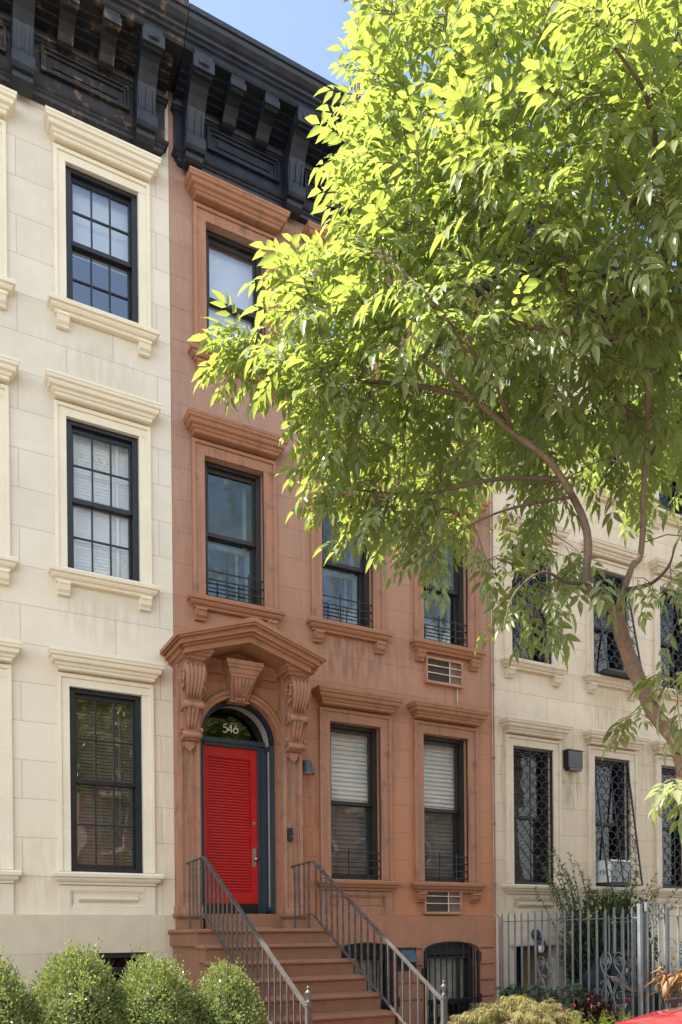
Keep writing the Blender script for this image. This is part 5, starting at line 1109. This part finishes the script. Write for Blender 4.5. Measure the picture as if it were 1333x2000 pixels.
# bins
def bin_(loc, rz, label, text=None):
    t = empty('rubbish_bin', loc, rz, label, 'bin', 'black bins in the yard of the grey house')
    mb = MB(); mb.mesh([(-.2,-.2,.04),(.2,-.2,.04),(.2,.2,.04),(-.2,.2,.04),(-.26,-.26,.75),(.26,-.26,.75),(.26,.26,.75),(-.26,.26,.75)], [(0,3,2,1),(0,1,5,4),(1,2,6,5),(2,3,7,6),(3,0,4,7),(4,5,6,7)]); mb.box(-.28,.28,-.28,.28,.73,.77); mb.build('body', M_plastic, t, .012)
    mb = MB(); mb.box(-.27,.27,-.285,.26,.772,.81); mb.tube([(-.2,.31,.79),(.2,.31,.79)], .018, 8); mb.build('lid', M_plastic, t, .02)
    for x in (-.2,.2):
        mb = MB(); mb.tube([(x-.03,.2,.09),(x+.03,.2,.09)], .09, 14); mb.build('wheel', M_plastic, t)
    if text:
        cu = bpy.data.curves.new('lettering', 'FONT'); cu.body = text; cu.size = .105; cu.align_x = 'CENTER'; cu.extrude = .002; cu.offset = .002
        tmp = bpy.data.objects.new('tmp', cu); col.objects.link(tmp); bpy.context.view_layer.update()
        me = bpy.data.meshes.new_from_object(tmp.evaluated_get(bpy.context.evaluated_depsgraph_get())); bpy.data.objects.remove(tmp); bpy.data.curves.remove(cu)
        me.materials.clear(); me.materials.append(M_white); o = bpy.data.objects.new('lettering', me); col.objects.link(o); o.parent = t
        o.location = (-.03, -.256, .63); o.rotation_euler = (PI/2-.07, 0, 0)
    return t
bin_((5.70,-1.50,0), .0, 'black rubbish bin with white lettering in front of the bent person', 'iver')
bin_((6.42,-1.75,0), .25, 'black rubbish bin without lettering, at the right behind the fence')
# ================================================================== person bending over the bin
def remesh(o, vox, it=6):
    md = o.modifiers.new('skin', 'REMESH'); md.mode = 'VOXEL'; md.voxel_size = vox; md.use_smooth_shade = True
    sm = o.modifiers.new('soft', 'SMOOTH'); sm.factor = .5; sm.iterations = it
    return o
def limb(mb, pts, rad):
    P_ = smooth([tuple(p) for p in pts], 4); R = [r[0] for r in smooth([(r,) for r in rad], 4)]
    mb.tube(P_, R, 12)
    mb.ball(P_[0], R[0], 12, 8); mb.ball(P_[-1], R[-1], 12, 8)
M_skin = paint('skin', (.42,.22,.13), .5, bump=.05, var=.08); M_shirt = paint('black_polo', (.012,.014,.020), .8, bump=.4); M_trouser = paint('dark_trousers', (.014,.017,.026), .8, bump=.4); M_hair = paint('dark_hair', (.010,.008,.007), .5, bump=.6)
pr = empty('person', (5.80,-1.05,0), label='person in black polo shirt and dark trousers bending over the bin behind the fence', cat='person')
hip = Vector((0,0,.93)); sh = Vector((.42,0,1.20)); hd = Vector((.70,-.02,1.245))
elN = Vector((.20,-.24,1.00)); wrN = Vector((.47,-.26,.82)); elF = Vector((.70,.16,.98)); wrF = Vector((.82,.02,.80))
shN = sh+Vector((-.02,-.18,-.01)); shF = sh+Vector((.03,.18,-.01))
mb = MB()
limb(mb, [hip+Vector((0,0,.0)), (.12,0,1.04), (.28,0,1.15), sh], [.13,.125,.135,.12])
for s in (shN, shF): limb(mb, [sh, s], [.10,.062])
limb(mb, [sh, sh+Vector((.12,0,.035)), hd], [.07,.056,.052])
limb(mb, [shN, elN, elN.lerp(wrN, .35), wrN], [.058,.045,.044,.029]); limb(mb, [shF, elF, elF.lerp(wrF, .35), wrF], [.058,.045,.044,.029])
for s, kn, an in ((-1, (.10,-.10,.50), (-.04,-.11,.10)), (1, (.14,.10,.50), (.02,.12,.10))):
    limb(mb, [hip+Vector((0,s*.09,-.03)), kn, Vector(kn).lerp(Vector(an), .35), an], [.105,.062,.062,.04]); limb(mb, [an, (an[0]+.06, an[1], .05), (an[0]+.17, an[1], .04)], [.045,.04,.03])
# head: skull, jaw, nose, brow, chin, ear (facing +x, looking down)
fx = Vector((.78,0,-.62)).normalized(); up = Vector((.62,0,.78)).normalized(); sd = Vector((0,1,0))
def H(a, b, c): return hd+fx*a+up*b+sd*c
def eb(mb, a, b, c, r): mb.ball(H(a,b,c), r, 12, 8)
eb(mb, -.015,.045,0,.088); eb(mb, .02,.0,0,.078); eb(mb, .045,-.05,0,.055); eb(mb, .070,-.075,0,.026); eb(mb, .062,.035,0,.048)
limb(mb, [H(.085,.02,0), H(.103,-.005,0), H(.108,-.018,0)], [.011,.015,.016]); eb(mb, .084,-.042,0,.016); eb(mb, .082,-.055,0,.014)
for s in (-1,1): eb(mb, .0,-.005,s*.083,(.022,.012,.03)); eb(mb, .088,.012,s*.03,.012)
# hands: palm, four curled fingers, thumb
for wr, dr in ((wrN, (wrN-elN).normalized()), (wrF, (wrF-elF).normalized())):
    n = dr.cross(Vector((0,1,0))).normalized(); s2 = Vector((0,1,0)); pc = wr+dr*.045
    for k in range(4):
        o = s2*(k-1.5)*.019; ln = (.072,.082,.078,.062)[k]
        limb(mb, [wr+o*.6, wr+dr*.075+o], [.017,.013]); b = wr+dr*.08+o
        limb(mb, [b, b+(dr*.8+n*.5).normalized()*ln*.42, b+(dr*.5+n*.8).normalized()*ln*.75, b+n*ln*.8+dr*.015], [.0105,.0098,.009,.008])
    b = wr+dr*.03-s2*.03; limb(mb, [b, b+dr*.03-s2*.018+n*.015, b+dr*.05-s2*.008+n*.035], [.013,.011,.009])
remesh(mb.build('body', M_skin, pr), .0075, 4)
mb = MB()
limb(mb, [hip+Vector((.03,0,.02)), (.13,0,1.045), (.28,0,1.16), sh], [.150,.142,.152,.135]); limb(mb, [sh, sh+Vector((.06,0,.02))], [.10,.074])
for s, e in ((shN, elN), (shF, elF)): limb(mb, [sh, s, s.lerp(e, .85)], [.115,.080,.066])
remesh(mb.build('polo_shirt', M_shirt, pr), .011, 6)
mb = MB(); limb(mb, [hip+Vector((0,0,.03)), hip-Vector((0,0,.05))], [.148,.13])
for s, kn, an in ((-1, (.10,-.10,.50), (-.04,-.11,.12)), (1, (.14,.10,.50), (.02,.12,.12))): limb(mb, [hip+Vector((0,s*.085,-.03)), kn, an], [.125,.088,.066])
remesh(mb.build('trousers', M_trouser, pr), .012, 5)
mb = MB(); eb(mb, -.03,.058,0,.093); eb(mb, .03,.092,0,.058); eb(mb, -.055,.0,0,.07); eb(mb, -.01,.04,0,(.07,.094,.06))
remesh(mb.build('hair', M_hair, pr), .009, 4)
mb = MB()
for s in (-1, 1):
    for dx in (0,): mb.ball((.03 if s > 0 else -.03+.03, s*.115, .045), (.14,.055,.05), 12, 8)
mb.build('shoe', M_plastic, pr)
mb = MB(); c = Vector((.56,-.155,1.09)); mb.box(c.x-.03, c.x+.03, c.y-.003, c.y+.003, c.z+.03, c.z+.036)
mb.mesh([(c.x-.02,c.y,c.z+.022),(c.x+.02,c.y,c.z+.022),(c.x+.016,c.y,c.z-.01),(c.x,c.y,c.z-.035),(c.x-.016,c.y,c.z-.01)], [(0,4,3,2,1)]); mb.build('chest_emblem', M_white, pr)

# ================================================================== red car at the kerb
car = empty('parked_car', (.98,-6.78,-.145), label='red car parked at the kerb, only its roof showing at the lower right corner', cat='car')
M_car = paint('red_car_paint', (.42,.018,.028), .22, bump=0, var=.04); M_car.node_tree.nodes['Principled BSDF'].inputs['Coat Weight'].default_value = 1.0
sec = [(-2.05,.30,.55,.62,.0),(-1.95,.22,.72,.74,.0),(-1.5,.20,.80,.83,.0),(-.9,.20,.84,.90,.0),(-.2,.20,.86,.94,.0),(.6,.20,.87,.95,.0),(1.3,.20,.86,.96,.0),(1.75,.24,.82,.93,.0),(1.95,.32,.72,.86,.0)]
def hull(mb, rows):
    n = len(rows[0])
    for a, b in zip(rows, rows[1:]):
        for i in range(n-1): mb.face([a[i], b[i], b[i+1], a[i+1]], True)
    mb.face(rows[0][::-1]); mb.face(rows[-1])
rows = []
for x, z0, wd, z1, _ in sec:
    q = [(-wd*.92,z0),(-wd,z0+.12),(-wd,(z0+z1)/2),(-wd*.985,z1-.10),(-wd*.93,z1-.02),(-wd*.6,z1+.015),(0,z1+.03)]
    q = q+[(-a,b) for a, b in q[::-1][1:]]; rows.append([(x, a, b) for a, b in q]+[(x, q[0][0], q[0][1])])
mb = MB(); hull(mb, rows); finish(mb.build('body', M_car, car))
gh = [(-.95,.92,.70,.80),(-.50,1.19,.66,.74),(-.30,1.30,.60,.70),(0,1.355,.57,.69),(.5,1.385,.565,.69),(1.0,1.37,.56,.69),(1.35,1.31,.54,.68),(1.72,.98,.60,.72)]
rows = []
for x, zt, wt, wb in gh:
    q = [(-wb,.93),(-(wb*.45+wt*.55),.93+(zt-.93)*.6),(-wt,zt-.055),(-wt*.88,zt-.018),(-wt*.5,zt),(0,zt+.012)]
    q = q+[(-a,b) for a, b in q[::-1][1:]]; rows.append([(x, a, b) for a, b in q])
mb = MB()
for ra, rb in zip(rows, rows[1:]):
    for i in range(len(ra)-1):
        mb.face([ra[i], rb[i], rb[i+1], ra[i+1]], True)
mb.face(rows[-1]); finish(mb.build('roof', M_car, car))
M_cg = glass_mat('car_glass', (.08,.09,.09), .25, 0)
mb = MB(); o_ = .006
mb.face([(-.93,-.64,.945+o_),(-.53,-.60,1.19+o_),(-.53,.60,1.19+o_),(-.93,.64,.945+o_)]); mb.build('windscreen', M_cg, car)
for s in (-1, 1):
    for x0, x1 in ((-.28,.42),(.48,1.22)):
        mb = MB(); mb.face([(x0-.12 if x0 < 0 else x0, s*.715, .97), (x1, s*.715, .97), (x1-.02, s*.630, 1.26), (x0+.12, s*.630, 1.25)]); mb.build('side_window', M_cg, car)
    mb = MB(); mb.ball((-.62, s*.93, .98), (.06,.10,.07), 12, 8); mb.bar((-.58, s*.72, .95), (-.60, s*.88, .96), .04); mb.build('door_mirror', M_car, car)
    mb = MB(); mb.ball((-1.93, s*.56, .60), (.08,.16,.07), 12, 8); mb.build('headlight', M_white, car)
    mb = MB(); mb.ball((1.90, s*.60, .70), (.06,.13,.09), 12, 8); mb.build('tail_light', M_red, car)
    mb = MB(); mb.box(.18, .34, s*.87-.012, s*.87+.012, .74, .77); mb.build('door_handle', M_car, car)
    mb = MB(); mb.bar((.12,s*.52,1.385),(1.05,s*.52,1.39), .02, .025); mb.build('roof_rail', M_plastic, car)
    for x in (-1.28, 1.22):
        mb = MB(); mb.tube([(x, s*.72, .31), (x, s*.89, .31)], .31, 24); w_ = mb.build('wheel', M_plastic, car)
        mb = MB(); mb.tube([(x, s*.885, .31), (x, s*.90, .31)], .20, 20); mb.build('rim', M_steel, w_)

# ================================================================== the other side of the street (seen in the window glass)
OPP = ((-4.0, 6.2, 11.5, M_grey, 'pale stone terraced house across the street behind the viewer, first of four'), (2.2, 6.0, 10.6, M_brick, 'brick terraced house across the street behind the viewer, second of four'),
       (8.2, 6.4, 11.4, M_brown, 'brown terraced house across the street behind the viewer, third of four'), (14.6, 7.0, 10.4, M_brick, 'brick terraced house across the street behind the viewer, fourth of four'))
for x0, wd, ht, mm, lab in OPP:
    hs_ = empty('terraced_house', (x0+wd, -18.25, 0), PI, lab, 'house', 'houses across the street')
    holes = [rect(x-.45, x+.45, z, z+1.9) for z in (1.4, 4.6, 7.6) for x in (wd*.2, wd*.5, wd*.8)]
    mb = MB(); wall_mesh(mb, rect(0, wd, -.1, ht), [(h, .2, False) for h in holes], 0); mb.face([(0,0,ht),(wd,0,ht),(wd,8,ht),(0,8,ht)])
    for x in (0, wd): mb.face([(x,0,-.1),(x,8,-.1),(x,8,ht),(x,0,ht)])
    mb.face([(0,8,-.1),(wd,8,-.1),(wd,8,ht),(0,8,ht)])
    finish(mb.build('wall', mm, hs_))
    mb = MB(); mb.molding(.1, wd-.1, .1, [(0,ht-.6),(.1,ht-.5),(.15,ht-.3),(.4,ht-.2),(.45,ht)]); mb.build('cornice', M_cornice, hs_)
    for h in holes:
        mb = MB(); add_frame(mb, .9, 1.9, .05); mb.box(-.4,.4,.08,.12,.93,.99); wn = mb.build('window', M_white, hs_, 0, ((h[0][0]+h[1][0])/2, 0, h[0][1]))
        mb = MB(); mb.face([(-.42,.14,.03),(.42,.14,.03),(.42,.14,1.87),(-.42,.14,1.87)]); mb.build('pane', M_kick, wn)
        mb = MB(); mb.box(-.55,.55,-.1,0,-.12,-.002); mb.box(-.55,.55,-.06,0,1.902,2.1); mb.build('sill', M_grey_trim, wn)
def street_tree(x, y, h, r, seed, lab):
    random.seed(seed); t = empty('street_tree', (x, y, 0), label=lab, cat='tree', group='trees across the street'); b = MB(); lf = MB()
    b.tube([(0,0,0),(.05,0,1.5),(0,.05,h*.45),(.1,0,h*.8)], [.16,.13,.10,.03], 9)
    for i in range(14):
        a = i*2.4; z = h*(.35+.04*i); e_ = Vector((r*.8*math.cos(a), r*.8*math.sin(a), z+r*.5)); b.tube([(0,0,z), e_*.5+Vector((0,0,z*.5+.1)), e_], [.05,.03,.01], 5)
        for k in range(60):
            c = e_+rnd3(r*.42)
            for j in range(16): leaf_quad(lf, c+rnd3(.26), rnd3(1).normalized(), rnd3(1).normalized(), random.uniform(.09,.14), .065)
    b.build('trunk', M_bark, t); lf.build('foliage', leaf_mat('street_leaf', (.05,.10,.02), (.10,.16,.03), (.2,.28,.03), .35), t)
street_tree(5.6, -15.3, 20, 3.2, 3, 'leafy street tree on the far pavement behind the viewer, first of three')
street_tree(10.4, -15.2, 21, 3.3, 4, 'leafy street tree on the far pavement behind the viewer, second of three')
street_tree(15.0, -15.3, 19.5, 3.1, 9, 'leafy street tree on the far pavement behind the viewer, third of three')
# ================================================================== light, sky, camera
w = bpy.data.worlds.new('World'); scene.world = w; w.use_nodes = True
nt = w.node_tree; nt.nodes.clear()
SUN_EL, SUN_H = 55, (-.968, .249)
sky = N(nt, 'ShaderNodeTexSky', sky_type='NISHITA', sun_disc=False, sun_elevation=math.radians(SUN_EL), sun_rotation=math.atan2(SUN_H[0], SUN_H[1]), altitude=50, air_density=1.0, dust_density=1.2, ozone_density=1.0)
tc = N(nt, 'ShaderNodeTexCoord'); mp = N(nt, 'ShaderNodeMapping'); mp.inputs['Rotation'].default_value = (.3, .2, .5); mp.inputs['Scale'].default_value = (1.2, 4, 5); L(nt, tc.outputs['Generated'], mp.inputs[0])
hs = N(nt, 'ShaderNodeHueSaturation'); hs.inputs['Saturation'].default_value = SKY_SAT; L(nt, sky.outputs[0], hs.inputs['Color'])
c = mixc(nt, 1.0, hs.outputs[0], SKY_TINT, 'MULTIPLY')
cf = N(nt, 'ShaderNodeMath', operation='MULTIPLY'); L(nt, ramp(nt, nz(nt, mp.outputs[0], 1.6, 7, .6), .60, .85), cf.inputs[0]); cf.inputs[1].default_value = .35
c = mixc(nt, cf.outputs[0], c, (2.6, 2.6, 2.7))                      # thin wisps
sx = N(nt, 'ShaderNodeSeparateXYZ'); L(nt, tc.outputs['Generated'], sx.inputs[0])
sh_ = N(nt, 'ShaderNodeMath', operation='MULTIPLY_ADD'); L(nt, sx.outputs[1], sh_.inputs[0]); sh_.inputs[1].default_value = -.34      # unseen bright clouds added in the northern half (-Y) to fill the facades
mp2 = N(nt, 'ShaderNodeMapping'); mp2.inputs['Scale'].default_value = (1, 1, 1.6); mp2.inputs['Location'].default_value = COFF; L(nt, tc.outputs['Generated'], mp2.inputs[0])
L(nt, nz(nt, mp2.outputs[0], 2.1, 8, .58), sh_.inputs[2])
zb_ = N(nt, 'ShaderNodeMath', operation='SUBTRACT'); L(nt, sx.outputs[2], zb_.inputs[0]); zb_.inputs[1].default_value = .57
za_ = N(nt, 'ShaderNodeMath', operation='ABSOLUTE'); L(nt, zb_.outputs[0], za_.inputs[0])
zr_ = N(nt, 'ShaderNodeMapRange'); L(nt, za_.outputs[0], zr_.inputs[0]); zr_.inputs[1].default_value = .12; zr_.inputs[2].default_value = .24; zr_.inputs[3].default_value = .30; zr_.inputs[4].default_value = 0      # gap shaped in the added clouds so the windows mirror blue sky
zs_ = N(nt, 'ShaderNodeMath', operation='SUBTRACT'); L(nt, sh_.outputs[0], zs_.inputs[0]); L(nt, zr_.outputs[0], zs_.inputs[1])
c = mixc(nt, ramp(nt, zs_.outputs[0], .60, .74), c, FILL_CLOUD)
bg = N(nt, 'ShaderNodeBackground'); bg.inputs['Strength'].default_value = SKY_STR; L(nt, c, bg.inputs[0])
wo = N(nt, 'ShaderNodeOutputWorld'); L(nt, bg.outputs[0], wo.inputs[0])
sd = bpy.data.lights.new('sun', 'SUN'); sd.energy = SUN_STR; sd.angle = math.radians(.53); sd.color = (1, .94, .84)
so = bpy.data.objects.new('sun', sd); col.objects.link(so)
e = math.radians(SUN_EL); dirv = Vector((SUN_H[0]*math.cos(e), SUN_H[1]*math.cos(e), math.sin(e)))
so.rotation_euler = dirv.to_track_quat('Z', 'Y').to_euler(); so.location = (-6, 4, 20)

f_px, yaw, pitch, roll = 1556.4, math.radians(28.1758), math.radians(-.1249), math.radians(-.5489)
rv = Vector((math.cos(yaw), -math.sin(yaw), 0)); fv = Vector((math.sin(yaw)*math.cos(pitch), math.cos(yaw)*math.cos(pitch), math.sin(pitch))); uv = rv.cross(fv)
r2 = rv*math.cos(roll)+uv*math.sin(roll); u2 = -rv*math.sin(roll)+uv*math.cos(roll)
cd = bpy.data.cameras.new('camera'); cam = bpy.data.objects.new('camera', cd); col.objects.link(cam)
cam.matrix_world = Matrix(((r2.x, u2.x, -fv.x, -2.815), (r2.y, u2.y, -fv.y, -9.5), (r2.z, u2.z, -fv.z, 1.65), (0, 0, 0, 1)))
cd.sensor_fit = 'VERTICAL'; cd.sensor_height = 36; cd.sensor_width = 24; cd.lens = f_px/2000*36
cd.shift_y = (1830.1-1000)/2000; cd.shift_x = 0; cd.clip_start = .05; cd.clip_end = 2000
scene.camera = cam
scene.view_settings.view_transform = 'Standard'; scene.view_settings.look = 'None'; scene.view_settings.exposure = 0; scene.view_settings.gamma = 1
scene.cycles.max_bounces = 10; scene.cycles.transparent_max_bounces = 12; scene.cycles.transmission_bounces = 6; scene.cycles.diffuse_bounces = 5
